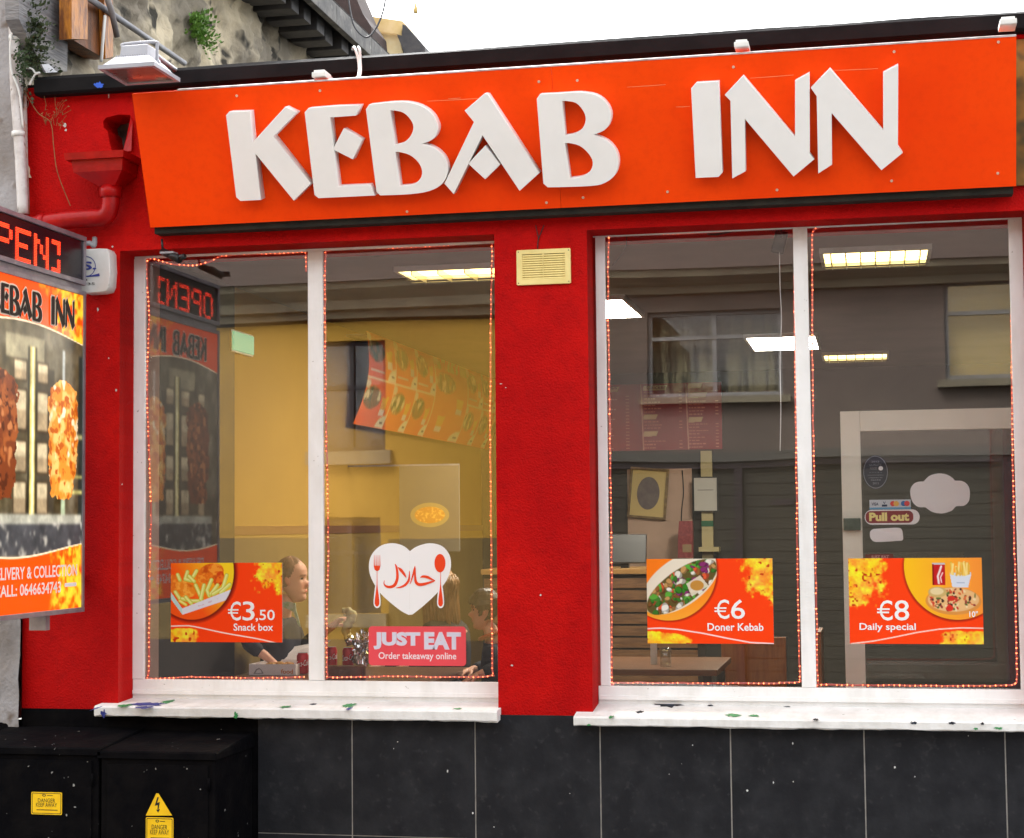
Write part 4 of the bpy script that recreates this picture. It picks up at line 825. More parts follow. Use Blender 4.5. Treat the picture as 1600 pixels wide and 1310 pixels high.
def paint1():
    cv = Canvas(60, 1528, 85, 1135, 230, (255, 66, 4)); X, Y = cv.X, cv.Y
    flame(cv, np.clip((X - 900) / 620, 0, 1) * np.clip(1.15 - (Y - 85) / 560, 0, 1) * 1.15, 3, 8); 
    wave = 925 + np.where(X > 60, 210 * np.clip((X - 300) / 1100, 0, 1) ** 1.15, 0) - 12 * np.sin((X - 60) / 200)
    flame(cv, np.clip((Y - wave) / 90, 0, 1) * np.clip(1.25 - X / 520, 0, 1) * 1.2, 8, 7)
    cv.put(np.clip(1 - np.hypot((X - 345) / 615, (Y - 210) / 690), 0, 1) * 10 * (np.hypot((X - 345) / 600, (Y - 210) / 670) > .9), (90, 8, 4))
    e = cv.ellipse(340, 200, 555, 640); g = np.clip((X - 150) / 650 + (300 - Y) / 900, 0, 1); cv.put(e, np.stack([250 + 0 * g, 88 + 130 * g, 14 + 20 * g], -1))
    n1, n2 = cv.n(30, 5, 3), cv.n(12, 6)
    def blob(cx_, cy_, rx, ry, ang, c1, c2): a = e * cv.ellipse(cx_, cy_, rx, ry, ang); cv.put(a, c1); cv.put(a * np.clip((n1 - .45) * 6, 0, 1), c2); cv.put(a * np.clip((n2 - .6) * 6, 0, 1), (200, 80, 10))
    blob(580, 230, 190, 130, -.4, (234, 118, 22), (250, 160, 50)); blob(700, 300, 60, 110, .3, (214, 70, 16), (240, 120, 30)); blob(230, 430, 170, 110, .3, (240, 140, 30), (252, 176, 66)); blob(90, 360, 60, 120, 0, (232, 120, 30), (250, 160, 50))
    def fry(pts, w=44, c=(214, 226, 108)): cv.put(e * cv.line(pts, w + 10), (190, 170, 40)); cv.put(e * cv.line(pts, w), c); cv.put(e * cv.line([(a - 5, b - 6) for a, b in pts], w * .4), (236, 240, 160))
    fry([(390, 380), (470, 560)]); fry([(500, 380), (455, 580)]); fry([(600, 310), (540, 450), (570, 520)]); fry([(680, 380), (590, 500)]); fry([(800, 250), (750, 420), (620, 500)]); fry([(840, 370), (720, 480)]); fry([(150, 240), (180, 310)]); fry([(280, 200), (250, 300), (330, 320)]); fry([(400, 190), (360, 260)]); fry([(120, 470), (200, 590)]); fry([(210, 560), (330, 590), (430, 590)]); fry([(260, 540), (330, 620)]); fry([(180, 590), (260, 640)], 36, (240, 220, 80)); fry([(300, 260), (370, 330)])
    cv.put(e * cv.poly([(210, 690), (880, 430), (850, 560), (215, 772)]), (226, 228, 238)); cv.put(e * cv.poly([(60, 470), (212, 690), (215, 772), (60, 565)]), (186, 226, 222)); cv.put(e * cv.line([(430, 655), (720, 555)], 20) * (n1 > .5), (214, 190, 205))
    pts = [(60 + i * 60, 925 + (210 * max(0, (i * 60 - 240) / 1100) ** 1.1 if i * 60 > 240 else 0) - 6 * math.sin(i * .4)) for i in range(26)]; cv.put(cv.line(pts, 17), (255, 232, 224)); return cv
p1 = poster('orange snack box price poster on the leftmost pane', ((267, 880), (441, 879.5), (441, 1004), (267, 1003.5)), paint1,
    [('C', 359.9, 940, 376.5, 970, .006), ('3', 379.0, 940, 398, 970, .006), ('BAR', 356.5, 952.0, 372.9, 954.4, 0), ('BAR', 356.5, 956.8, 372.1, 959.2, 0), (',50', 399.5, 953, 429.5, 972, .01), ('Snack box', 365, 974.5, 427, 986, .016)])
def paint2():
    cv = Canvas(238, 828, 543, 940, 230, (255, 66, 4)); X, Y = cv.X, cv.Y
    flame(cv, np.clip((X - 600) / 200, 0, 1) * np.clip(1.2 - (Y - 543) / 240, 0, 1) * 1.15, 13, 8); flame(cv, np.clip((Y - (872 + 60 * np.clip((X - 330) / 400, 0, 1))) / 34, 0, 1) * np.clip(1.9 - (X - 238) / 150, 0, 1) * 1.2, 18, 7)
    cv.put(np.clip(1 - np.hypot((X - 345) / 236, (Y - 600) / 244), 0, 1) * 14 * (np.hypot((X - 345) / 230, (Y - 600) / 238) > .9), (110, 12, 4))
    e = cv.ellipse(340, 595, 229, 238); g = np.clip((Y - 640) / 220, 0, 1); cv.put(e, np.stack([254 + 0 * g, 128 + 50 * g, 20 + 36 * g], -1))
    bread = np.clip(((X - 238) * .62 + (Y - 680)) / 14, 0, 1); u = (X - 400) * .82 - (Y - 660) * .57; v = (X - 400) * .57 + (Y - 660) * .82
    a = e * np.clip((1 - np.hypot(u / 215, (v + 8) / 112)) * 30, 0, 1); cv.put(a, (236, 226, 206)); f = e * np.clip((1 - np.hypot((u + 6) / 200, (v - 14) / 80)) * 30, 0, 1); cv.put(f, (96, 84, 40))
    rg = np.random.default_rng(4); cols = [(54, 130, 36), (94, 172, 60), (150, 98, 48), (112, 70, 36), (196, 150, 90), (240, 236, 226), (226, 92, 52), (138, 44, 110), (176, 126, 70), (232, 228, 214), (60, 120, 40), (124, 84, 40)]
    for k in range(170):
        uu, vv = rg.uniform(-185, 175), rg.uniform(-62, 92); cx_ = 400 + uu * .82 + vv * .57; cy_ = 660 - uu * .57 + vv * .82; r = rg.uniform(8, 22); b = f * cv.ellipse(cx_, cy_, r * rg.uniform(.8, 1.5), r * rg.uniform(.5, .9), rg.uniform(0, 3)); c = np.array(cols[rg.integers(len(cols))], float); cv.put(b, c * .72); cv.put(b * cv.ellipse(cx_ - 3, cy_ - 4, r * 1.0, r * .6, rg.uniform(0, 3)), c)
    cv.put(e * cv.poly([(425, 660), (490, 620), (530, 670), (450, 720)]) * .9, (232, 222, 200)); cv.put(e * cv.ellipse(475, 668, 32, 24), (196, 140, 60))
    cv.put(cv.line([(238, 871), (300, 868), (380, 874), (500, 892), (620, 916), (720, 934), (828, 939)], 6.5), (255, 225, 225)); return cv
poster('orange doner kebab price poster on the pane right of the pier', ((1010, 874), (1207, 872.5), (1209, 1006), (1012, 1006)), paint2, [('C', 1120.3, 937, 1139.4, 967.5, .006), ('6', 1142.1, 937, 1164, 967.5, .006), ('BAR', 1116.5, 949.2, 1135.2, 951.6, 0), ('BAR', 1116.5, 954.1, 1134.2, 956.5, 0), ('Doner Kebab', 1105.5, 974, 1193, 986, .016)])
def paint3():
    cv = Canvas(214, 815, 518, 905, 230, (255, 66, 4)); X, Y = cv.X, cv.Y
    flame(cv, np.clip((470 - X) / 200, 0, 1) * np.clip(1.25 - (Y - 518) / 240, 0, 1) * 1.15, 23, 8); flame(cv, np.clip((Y - 835) / 30, 0, 1) * np.clip((X - 600) / 90, 0, 1) * 1.2, 28, 7)
    cv.put(np.clip(1 - np.hypot((X - 700) / 244, (Y - 560) / 250), 0, 1) * 14 * (np.hypot((X - 700) / 238, (Y - 560) / 244) > .9), (110, 12, 4))
    e = cv.ellipse(702, 556, 235, 240); g = np.clip((X - 480) / 300, 0, 1); cv.put(e, np.stack([254 + 0 * g, 196 - 40 * g, 24 + 30 * g], -1))
    cv.put(cv.rect(592, 652, 545, 640), (196, 24, 30)); cv.put(cv.rect(592, 652, 541, 549), (200, 196, 200)); cv.put(cv.rect(592, 600, 545, 640), (140, 12, 18)); cv.put(cv.line([(622, 632), (618, 600), (628, 575), (634, 556)], 9), (244, 226, 226)); cv.put(cv.line([(634, 628), (630, 605), (640, 585)], 5), (244, 226, 226))
    cv.put(cv.poly([(672, 585), (768, 582), (752, 650), (682, 650)]), (214, 224, 236)); rg = np.random.default_rng(9)
    for k in range(26): x = rg.uniform(676, 764); cv.put(cv.line([(x, 592 + rg.uniform(-4, 6)), (x + rg.uniform(-10, 10), rg.uniform(536, 566))], 8), ((244, 206, 96), (252, 226, 140), (230, 176, 60))[k % 3])
    cv.put(cv.poly([(672, 592), (720, 606), (768, 590), (752, 650), (682, 650)]), (218, 226, 238)); cv.put(cv.rect(700, 738, 626, 632), (176, 190, 214))
    pz = cv.ellipse(685, 712, 124, 62, .02); cv.put(pz, (222, 150, 70)); cv.put(cv.ellipse(685, 706, 114, 54), (236, 190, 130)); c = [(206, 60, 40), (60, 40, 30), (240, 216, 170), (150, 60, 50), (220, 110, 60), (90, 110, 50)]
    for k in range(90): a, r = rg.uniform(0, 6.28), math.sqrt(rg.random()); cv.put(cv.ellipse(685 + 108 * r * math.cos(a), 706 + 50 * r * math.sin(a), rg.uniform(4, 11), rg.uniform(3, 6), rg.uniform(0, 3)), c[k % 6])
    cv.put(cv.ellipse(615, 672, 42, 24), (206, 176, 110)); cv.put(cv.ellipse(612, 668, 30, 16), (232, 212, 160)); cv.put(cv.ellipse(676, 700, 18, 12), (214, 50, 34)); cv.put(cv.ellipse(668, 744, 16, 14), (220, 50, 34))
    cv.put(cv.line([(220, 905), (320, 893), (420, 874), (520, 853), (620, 838), (720, 832), (815, 834)], 5.5), (255, 225, 215)); return cv
poster('orange daily special price poster in front of the white door', ((1325, 873), (1534, 871.5), (1537, 1007), (1328, 1006)), paint3, [('C', 1374.4, 938, 1394.5, 970, .006), ('8', 1397.5, 938, 1420.5, 970, .006), ('BAR', 1370.5, 950.8, 1390.1, 953.4, 0), ('BAR', 1370.5, 955.9, 1389.1, 958.5, 0), ('Daily special', 1343, 974, 1431, 988, .016), ('10"', 1514.5, 955, 1528, 964.5, .02)])

# white heart with halal script, fork and spoon
Z8 = lambda L: [(490 + x / 3.275, 730 + y / 3.275) for x, y in L]
Z2 = lambda x, y: (500 + x / 5.714, 880 + y / 5.714)
ht = thing('heart_sticker', 'white heart sticker with red fork, spoon and Arabic halal script', 'sticker', P(640, 960, YP)); M_stw = mat('white sticker', (.90, .90, .91), None, rough=.4); M_sto = mat('red orange sticker print', lin(238, 66, 20), None, rough=.4)
hl = rnd(Z8([(490, 428), (465, 407), (430, 393), (393, 390), (350, 400), (315, 425), (292, 460), (283, 500), (287, 545), (300, 580), (322, 618), (350, 655), (400, 700), (450, 738), (487, 757)]), 3); hr = rnd(Z8([(506, 755), (560, 712), (620, 657), (660, 610), (685, 570), (700, 525), (703, 490), (695, 450), (670, 415), (640, 397), (595, 390), (555, 397), (518, 412), (494, 430)]), 3)
shape('heart_half', [[loop_px(PG, hl + Z8([(491.1, 756), (491.1, 429)]))]], M_stw, PG, ht); shape('heart_half', [[loop_px(PG, Z8([(491.3, 429), (491.3, 756)]) + hr)]], M_stw, PG, ht)
for x, name in ((325, 'fork_outline'), (650, 'spoon_outline')):
    dx = 0 if x == 325 else 325
    shape(name, [[loop_px(PG, rnd(Z8([(318 + dx, 590), (310 + dx, 650), (307 + dx, 700), (316 + dx, 718), (325 + dx, 722), (335 + dx, 718), (343 + dx, 700), (340 + dx, 650), (332 + dx, 590)]), 3))]], M_stw, PG, ht, off=.0006)
    shape(name.replace('outline', 'handle'), [[loop_px(PG, rnd(Z8([(324 + dx, 525), (323 + dx, 600), (316 + dx, 660), (313 + dx, 700), (325 + dx, 714), (337 + dx, 700), (334 + dx, 660), (327 + dx, 600), (326.5 + dx, 525)]), 2))]], M_sto, PG, ht, off=.0012)
shape('fork_head', [[loop_px(PG, Z8([(308, 505), (312, 525), (322, 532), (329, 532), (338, 525), (342, 505)]))]] + [[loop_px(PG, Z8([(308.5 + k * 9.6, 506), (310.0 + k * 9.6, 450), (311.2 + k * 9.6, 450), (313.2 + k * 9.6, 506)]))] for k in range(4)], M_sto, PG, ht, off=.0012)
shape('spoon_bowl', [[loop_px(PG, Z8(ell(647, 492, 28, 47)))]], M_sto, PG, ht, off=.0015)
scr = [[(670, 8, 3), (682, 35, 12), (690, 80, 14), (690, 140, 16), (668, 195, 18), (630, 214, 16), (592, 208, 12), (572, 185, 6), (576, 155, 2)],
       [(697, 38, 3), (722, 62, 18), (752, 100, 14), (770, 130, 4)], [(800, 70, 3), (798, 120, 9), (790, 160, 14), (762, 195, 14), (722, 215, 11), (680, 223, 2)],
       [(848, 26, 2), (845, 60, 14), (830, 110, 10), (806, 186, 3)], [(850, 60, 6), (850, 120, 12), (858, 170, 16), (885, 192, 18), (930, 188, 16), (985, 172, 12), (1030, 158, 3)], [(897, 130, 3), (920, 120, 13), (960, 126, 16), (1000, 146, 10), (1030, 157, 2)]]
for k, s in enumerate(scr):
    shape('script_stroke', [[loop_px(PG, [Z2(*q) for q in stroke([(a_, b_, w_ * 1.5) for a_, b_, w_ in s])])]], M_sto, PG, ht, off=.0010 + .0003 * k)

# pink takeaway sticker
js = thing('takeaway_sticker', 'pink rounded takeaway ordering sticker under the heart sticker', 'sticker', P(650, 1040, YP)); rct = rect_px(PG, 576, 979, 728, 1040.5)
cvj = None
shape('sticker', [[rrect(*rct, .017)]], mat('pink sticker', lin(232, 78, 88), lin(226, 70, 84), 3, .45), PG, js, off=0)
for q in (('JUST', 584.5, 988.5, 656, 1014.5, .05), ('EAT', 663.5, 988.5, 719.5, 1014.5, .05)):
    fit_text('lettering', q[0], mat('sticker letter edge', lin(236, 200, 214)), PG, rect_px(PG, q[1] - 1, q[2] - .8, q[3] + 1, q[4] + .8), js, .0008, .062); fit_text('lettering', q[0], mat('sticker letter', lin(214, 214, 232)), PG, rect_px(PG, *q[1:5]), js, .0014, .045)
fit_text('lettering', 'Order takeaway online', mat('sticker small print', lin(244, 220, 226)), PG, rect_px(PG, 591.5, 1019.5, 713, 1033.5), js, .0008, .016)
# black adaptor with its cable
ad = thing('window_adaptor', 'black power adaptor hanging inside the window top with a white cord', 'adaptor', P(1218, 378, .24))
o = P(1218, 379, .245); bm = bmesh.new(); box_bm(bm, (-.030, -.016, -.052), (.030, .016, .052), .014); obj('case', bm_mesh(bm), M_blackplastic, ad, Matrix.Translation(o) @ Matrix.Rotation(R(14), 4, 'Y'), smooth=True)
tube('strap', [P(1220, 352, .222), P(1221, 372, .222)], .006, M_blackplastic, ad, 6); tube('cord', smooth_path([P(1218, 395, .232), P(1219, 450, .23), P(1221, 500, .23), P(1219, 560, .23), P(1220, 640, .23), P(1219, 705, .23)], 6), .0022, M_whiteplastic, ad, 5)
cb = tube('loose_wire', smooth_path([P(979, 369, .225), P(978, 385, .225), P(970, 400, .225), P(957, 415, .225)], 5), .002, M_blackplastic, None, 5); tag(cb, 'thin black loose wire at the top left of the pane right of the pier', 'wire')
lk = tube('rope_connector', [P(1105, 365, .222), P(1120, 366, .222), P(1135, 364, .222), P(1152, 360, .222)], [.007, .007, .004, .003], M_blackplastic, None, 8); tag(lk, 'black rope light connector at the top of the pane right of the pier', 'connector')

# ================================================================== ceiling lights inside
def ceil_light(label, pa, pb, kind, w=None):
    """pa, pb: near-left and far-right picture points on the ceiling plane"""
    def onz(px, py): d = ray(px, py); t = (ZC - EYE.z) / d.z; return EYE + d * t
    A, B = onz(*pa), onz(*pb); x0, x1 = A.x, B.x; y0, y1 = sorted((A.y, B.y)); t = thing('ceiling_light', label, 'ceiling light', ((x0 + x1) / 2, (y0 + y1) / 2, ZC), 'ceiling lights inside the shop')
    fr = M_whiteplastic
    for nm, a, b in (('frame', (x0 - .02, y0 - .02, ZC - .03), (x1 + .02, y0, ZC - .001)), ('frame', (x0 - .02, y1, ZC - .03), (x1 + .02, y1 + .02, ZC - .001)), ('frame', (x0 - .02, y0, ZC - .03), (x0, y1, ZC - .001)), ('frame', (x1, y0, ZC - .03), (x1 + .02, y1, ZC - .001))): box(nm, a, b, fr, t)
    if kind == 'panel': box('diffuser', (x0, y0, ZC - .02), (x1, y1, ZC - .004), emit('white panel light', (1.0, .93, .78), 11.0, (.8, .8, .8), True), t)
    else:
        box('tube_tray', (x0, y0, ZC - .012), (x1, y1, ZC - .004), emit('fluorescent tray', (1.0, .74, .26), 1.5, (.7, .7, .6), True), t)
        n = 7
        for k in range(n): xx = x0 + (x1 - x0) * (k + .5) / n; box('louvre', (xx - .003, y0 + .002, ZC - .05), (xx + .003, y1 - .002, ZC - .013), mat('louvre blade', (.5, .46, .34), None, rough=.3, metal=.5), t)
        for k in range(3): yy = y0 + (y1 - y0) * (k + .5) / 3; box('louvre', (x0 + .002, yy - .003, ZC - .052), (x1 - .002, yy + .003, ZC - .0505), MATS['louvre blade'], t)
ceil_light('yellowish louvred ceiling light behind the heart sticker pane', (622, 417), (930, 418.5), 'louvre'); ceil_light('yellowish louvred ceiling light near the top of the rightmost pane', (1286, 388.5), (1446, 402), 'louvre')  # first one lengthened unseen behind the pier to light the room more
ceil_light('bright white ceiling panel beside the red pier', (790, 468), (1002, 489), 'panel'); ceil_light('bright white ceiling panel behind the mullion, far back', (1166, 523), (1279, 540), 'panel'); ceil_light('faint louvred ceiling light far back above the white door', (1287, 551), (1385, 556), 'louvre')  # first panel widened unseen behind the pier for extra room light

# ================================================================== menus, pictures and fittings inside
XW = XI0 + .05; PM = Plane((XW, 0, 0), (0, 1, 0), (0, 0, 1))
ym0, ym1 = PXp(548, 600, XW).y, PXp(790, 640, XW).y; mz1 = PXp(560, 527, XW).z + .02; mz0 = PXp(545, 662, XW).z - .0
cv = Canvas(ym0, ym1, 0, .6, 420, (196, 44, 12)); cv.C[:] = np.stack([246 + 8 * cv.n(5, 71), 92 + 50 * cv.n(5, 72), 26 + 0 * cv.X], -1)
cols = [ym0] + [PXp(p, 610, XW).y for p in (592, 626, 656, 708, 732, 752.5, 775)] + [ym1]; rg = np.random.default_rng(3)
for k in range(len(cols) - 1):
    c0, c1 = cols[k], cols[k + 1]; w = c1 - c0; big = (k == 3)
    for row in ((0,) if big else (0, 1)):
        r0, r1 = (.0, .6) if big else ((0, .29) if row == 0 else (.305, .6)); hgt = r1 - r0
        for q in range(3 if big else 2):
            cx_ = c0 + w * (.3 + .45 * (q % 2)); cy_ = r0 + hgt * ((.3 + .25 * q) if big else (.38 + .12 * q)); rx, ry = w * .22, .055
            if q == 0:
                m_ = cv.ellipse(cx_, cy_, rx * 1.3, ry * 1.3); cv.put(m_, (150, 110, 40)); cv.put(m_ * np.clip((cv.n(60, k * 5 + row) - .45) * 6, 0, 1), (84, 100, 34)); cv.put(m_ * np.clip((cv.n(70, k * 7 + row + 3) - .55) * 7, 0, 1), (236, 214, 150))
            else: cv.put(cv.poly([(cx_ - w * .10, cy_ - .05), (cx_ + w * .12, cy_ - .06), (cx_ + w * .09, cy_ + .045), (cx_ - w * .06, cy_ + .05)]), (244, 176, 40)); cv.put(cv.rect(cx_ - w * .07, cx_ + w * .10, cy_ + .02, cy_ + .06), (240, 214, 170))
        cv.put(cv.ellipse(c1 - w * .02, r1 - .005, w * .26, .085) * (cv.X < c1) * (cv.Y < r1), (246, 226, 170)); cv.put(cv.rect(c1 - w * .16, c1 - w * .05, r1 - .045, r1 - .03), (120, 100, 50))
        cv.put(cv.ellipse(c0 + w * .06, r0 + .03, w * .09, .03), (240, 210, 150)); cv.put(cv.rect(c0 + w * .08, c0 + w * .58, r1 - .05, r1 - .04), (244, 206, 160))
    cv.put(np.clip(1.3 - np.abs(cv.X - c1) / .012, 0, 1), (252, 222, 160))
cv.put(np.clip(1.3 - np.abs(cv.Y - .297) / .008, 0, 1) * ((cv.X < cols[3]) | (cv.X > cols[4])), (252, 226, 170)); cv.put(cv.rect(cols[3] + .02, cols[4] - .02, .0, .085) * np.clip((cv.n(90, 99, 2) - .4) * 5, 0, 1), (206, 190, 90))
mb = thing('picture_menu', 'long curved orange picture menu board on the ochre side wall', 'menu board', (XW, ym0, mz0))
sheet('printed_sheet', cv, PM, (ym0, ym1, mz0, mz1), mb, print_mat('menu print', .4), bend=lambda a, b: .015 + .10 * b + .06 * np.sin(np.pi * b))
box('mount_rail', (XI0 + .002, ym0 + .05, mz1 - .03), (XI0 + .13, ym1 - .05, mz1 - .012), M_alu, mb)
# text menu on the back wall
PB = front(YB - .05); rr = rect_px(PB, 900, 600, 1128, 704); mt = thing('text_menu', 'burgundy text menu board with white columns on the back wall', 'menu board', PB.pt(rr[0], rr[2])); s8 = 8.0
cv = Canvas(900, 1128, 598, 704, 330, (146, 22, 34)); cv.put(np.clip((1000 - cv.X) / 60, 0, 1) * .7 * (cv.n(5, 4) > .3), (206, 60, 30)); rg = np.random.default_rng(8)
for x in (1003, 1073): cv.put(cv.line([(x, 600), (x + 3, 703)], 2), (226, 170, 150))
heads = [(955, 602, 14), (1007, 601, 37), (1077, 599, 22), (1077, 614, 29), (1007, 647, 22), (1007, 674, 22), (1077, 653, 22)]
for x, y, w in heads: cv.put(cv.poly([(x, y), (x + w, y), (x + w - 3, y + 7.5), (x - 1, y + 8)]), (220, 188, 140))
for x0, x1 in ((935, 985), (1007, 1068), (1077, 1124)):
    y = 611
    while y < 700:
        if not any(abs(x0 - hx) < 25 and hy - 2 < y < hy + 10 for hx, hy, _ in heads):
            ww = rg.uniform(10, 30); xs = x0
            while xs < x0 + ww: l = rg.uniform(2, 6); cv.put(cv.rect(xs, xs + l, y, y + 1.6), (216, 130, 110)); xs += l + 1.2
            cv.put(cv.rect(x1 - 6, x1 - 1, y, y + 1.6), (216, 130, 110))
        y += 5.2
sheet('printed_sheet', cv, PB, rr, mt, print_mat('menu print', .4)); box('board', (rr[0], YB - .0495, rr[2]), (rr[1], YB - .02, rr[3]), M_blackplastic, mt)
for s, l, t_, r, b in (('Chicken', 1010, 602, 1041, 608.5), ('Kebabs', 936, 602, 964, 609)): fit_text('lettering', s, mat('menu heading', (.25, .06, .05)), PB, rect_px(PB, l, t_, r, b), mt, .003, .02)
# framed oval picture, notice, post, extinguisher, till
PBp = front(YB - .012)
fp_ = thing('oval_picture', 'tilted gilt framed oval picture on the back wall', 'picture', P(1012, 810, YB)); rot = Matrix.Rotation(R(5), 4, 'Y')
c = P(1013, 771, YB - .03); Mx = Matrix.Translation(c) @ rot; w_, h_ = .176, .23
PL0 = Plane((0, 0, 0), (1, 0, 0), (0, 0, 1))
def on(name, groups, m, parent, off, thick, bevel=0): return obj(name, curve_mesh(groups, thick / 2, bevel), m, parent, Mx @ PL0.M(off + thick / 2))
on('frame', [[rrect(-w_, w_, -h_, h_, .004), rrect(-w_ + .018, w_ - .018, -h_ + .018, h_ - .018, .003)]], mat('dark gilt', (.16, .09, .03), (.3, .2, .07), 20, .4), fp_, 0, .02, .002)
on('mount', [[rrect(-w_ + .018, w_ - .018, -h_ + .018, h_ - .018, .002)]], mat('cream mount', (.66, .50, .20)), fp_, 0, .004); on('oval_print', [[ell(0, 0, .104, .150)]], mat('grey print', (.14, .11, .11), (.2, .16, .15), 12), fp_, .0045, .001)
Mx = Matrix.Translation(P(1102.5, 772.5, YB - .125)); nt_ = thing('framed_notice', 'white A4 notice in a thin black frame on the back wall', 'notice', P(1102, 800, YB)); w_, h_ = .112, .158
on('frame', [[rrect(-w_, w_, -h_, h_, .002), rrect(-w_ + .009, w_ - .009, -h_ + .009, h_ - .009, .002)]], M_blackplastic, nt_, 0, .012); on('paper', [[rrect(-w_ + .009, w_ - .009, -h_ + .009, h_ - .009, .001)]], mat('paper', (.55, .53, .48)), nt_, 0, .002)
on('printed_line', [[[(-.07, .035), (.07, .035), (.07, .041), (-.07, .041)]]] + [[[(-.035 + .004 * k, y), (.035 - .003 * k, y), (.035, y + .005), (-.035, y + .005)]] for k, y in enumerate((.005, -.012, -.03))], mat('grey print ink', (.15, .14, .13)), nt_, .0025, .0005)
pst = thing('cream_post', 'cream post with a green band behind the framed notice', 'post', P(1104, 850, 6.9)); x0, x1 = Xat(1096, 780, YB - .08), Xat(1113.5, 780, YB - .08)
box('post', (x0, YB - .10, .95), (x1, YB - .035, Zat(1100, 705, YB - .08)), mat('cream paint', (.50, .42, .22)), pst); box('green_band', (x0 - .002, YB - .103, Zat(1100, 823, YB - .1)), (x1 + .002, YB - .032, Zat(1100, 814, YB - .1)), mat('green tape', (.01, .12, .05)), pst); box('ledge', (x0 - .02, YB - .2, Zat(1100, 862, YB - .1)), (x1 + .06, YB - .034, Zat(1100, 855, YB - .1)), MATS['cream paint'], pst)
pb = thing('plaster_panel', 'pinkish plaster panel on the back wall behind the oval picture', 'panel', P(1030, 870, YB)); box('panel', (Xat(981, 800, YB), YB - .012, .9), (Xat(1082, 800, YB), YB - .002, Zat(1030, 733, YB)), mat('pink plaster', (.58, .40, .30), (.42, .29, .22), 2, .8), pb); tube('cable', smooth_path([P(1066, 735, YB - .02), P(1068, 770, YB - .02), P(1065, 800, YB - .02), P(1064, 860, YB - .02)], 5), .005, M_blackplastic, pb, 5)
ex = thing('red_carton', 'dull red tall carton standing before the back wall', 'carton', P(1072, 872, 7.9)); c = P(1072, 872, 7.9)
loft('carton', [ringbox(c.x - .075, c.x + .06, c.y, c.y + .1, c.z), ringbox(c.x - .07, c.x + .062, c.y, c.y + .1, c.z + .2), ringbox(c.x - .06, c.x + .06, c.y + .02, c.y + .08, c.z + .33)], mat('dull red card', (.20, .02, .025), (.3, .05, .05), 40, .6), ex); box('label', (c.x - .03, c.y - .002, c.z + .05), (c.x + .05, c.y - .0005, c.z + .12), mat('tan label', (.3, .2, .1)), ex)
# serving counter with slatted front running across the back
ctr = thing('serving_counter', 'dark wooden serving counter with slatted front at the back of the shop', 'counter', (-2.2, 5.2, 0)); M_cw = mat('counter wood', (.20, .10, .04), (.13, .06, .025), 6, .45, bump=.2, stretch=(1, 8, 8)); cx0, cx1, cyf = XI0 + .7, Xat(1088, 900, 5.2), 5.2; ztop = 1.28
box('carcass', (cx0, cyf + .02, .012), (cx1, cyf + .6, ztop - .04), mat('counter dark', (.04, .022, .012)), ctr); box('worktop', (cx0 - .02, cyf - .03, ztop - .04), (cx1 + .02, cyf + .62, ztop), mat('counter edge', (.42, .23, .07), (.35, .18, .05), 6, .35), ctr, bevel=.006)
zz = .08
while zz < ztop - .1: box('slat', (cx0, cyf, zz), (cx1, cyf + .02, zz + .072), M_cw, ctr); zz += .088
tl = thing('till_screen', 'dark till screen on the serving counter beside the oval picture', 'screen', (cx1 - .4, 5.35, ztop)); o = P(975, 858, 5.35)
Mx = Matrix.Translation(o) @ Matrix.Rotation(R(-14), 4, 'X'); bm = bmesh.new(); box_bm(bm, (-.17, -.015, -.11), (.17, .015, .11), .005); obj('screen', bm_mesh(bm), M_blackplastic, tl, Mx); box('stand', (o.x - .03, o.y + .02, ztop), (o.x + .03, o.y + .08, o.z), M_blackplastic, tl)
# flag-mounted food poster
PH = front(4.0); rr = rect_px(PH, 624, 728, 718, 862); hp_ = thing('food_poster', 'pale grey hanging poster with golden food picture inside the shop', 'poster', PH.pt(rr[0], rr[2]))
cv = Canvas(435, 745, 735, 1170, 120, (112, 102, 84)); a = cv.ellipse(592, 985, 100, 62); cv.put(a * .9, (176, 150, 84)); b = cv.ellipse(592, 985, 78, 42); cv.put(b, (206, 140, 40)); cv.put(b * np.clip((cv.n(30, 4) - .5) * 6, 0, 1), (236, 180, 70))
sheet('printed_sheet', cv, PH, rr, hp_, print_mat('menu print', .4)); box('card', (rr[0], 4.0005, rr[2]), (rr[1], 4.008, rr[3]), mat('grey card', (.4, .38, .34)), hp_); box('hanger', (XI0 + .001, 4.001, rr[3]), (rr[1], 4.012, rr[3] + .012), M_alu, hp_)
# green lit sign on the side wall
ga = [PXp(a, b, XI0 + .03) for a, b in ((365, 517), (397, 521), (397, 555), (365, 543))]; y0, y1 = ga[0].y, ga[1].y; gs = thing('green_light', 'small green lit panel on the ochre side wall', 'light', ga[3]); box('lit_panel', (XI0 + .021, y0, ga[2].z), (XI0 + .03, y1, ga[0].z), emit('green lamp', (.25, .8, .5), .10, (.05, .12, .08)), gs); box('case', (XI0 + .001, y0 - .01, ga[2].z - .01), (XI0 + .02, y1 + .01, ga[0].z + .01), M_whiteplastic, gs)

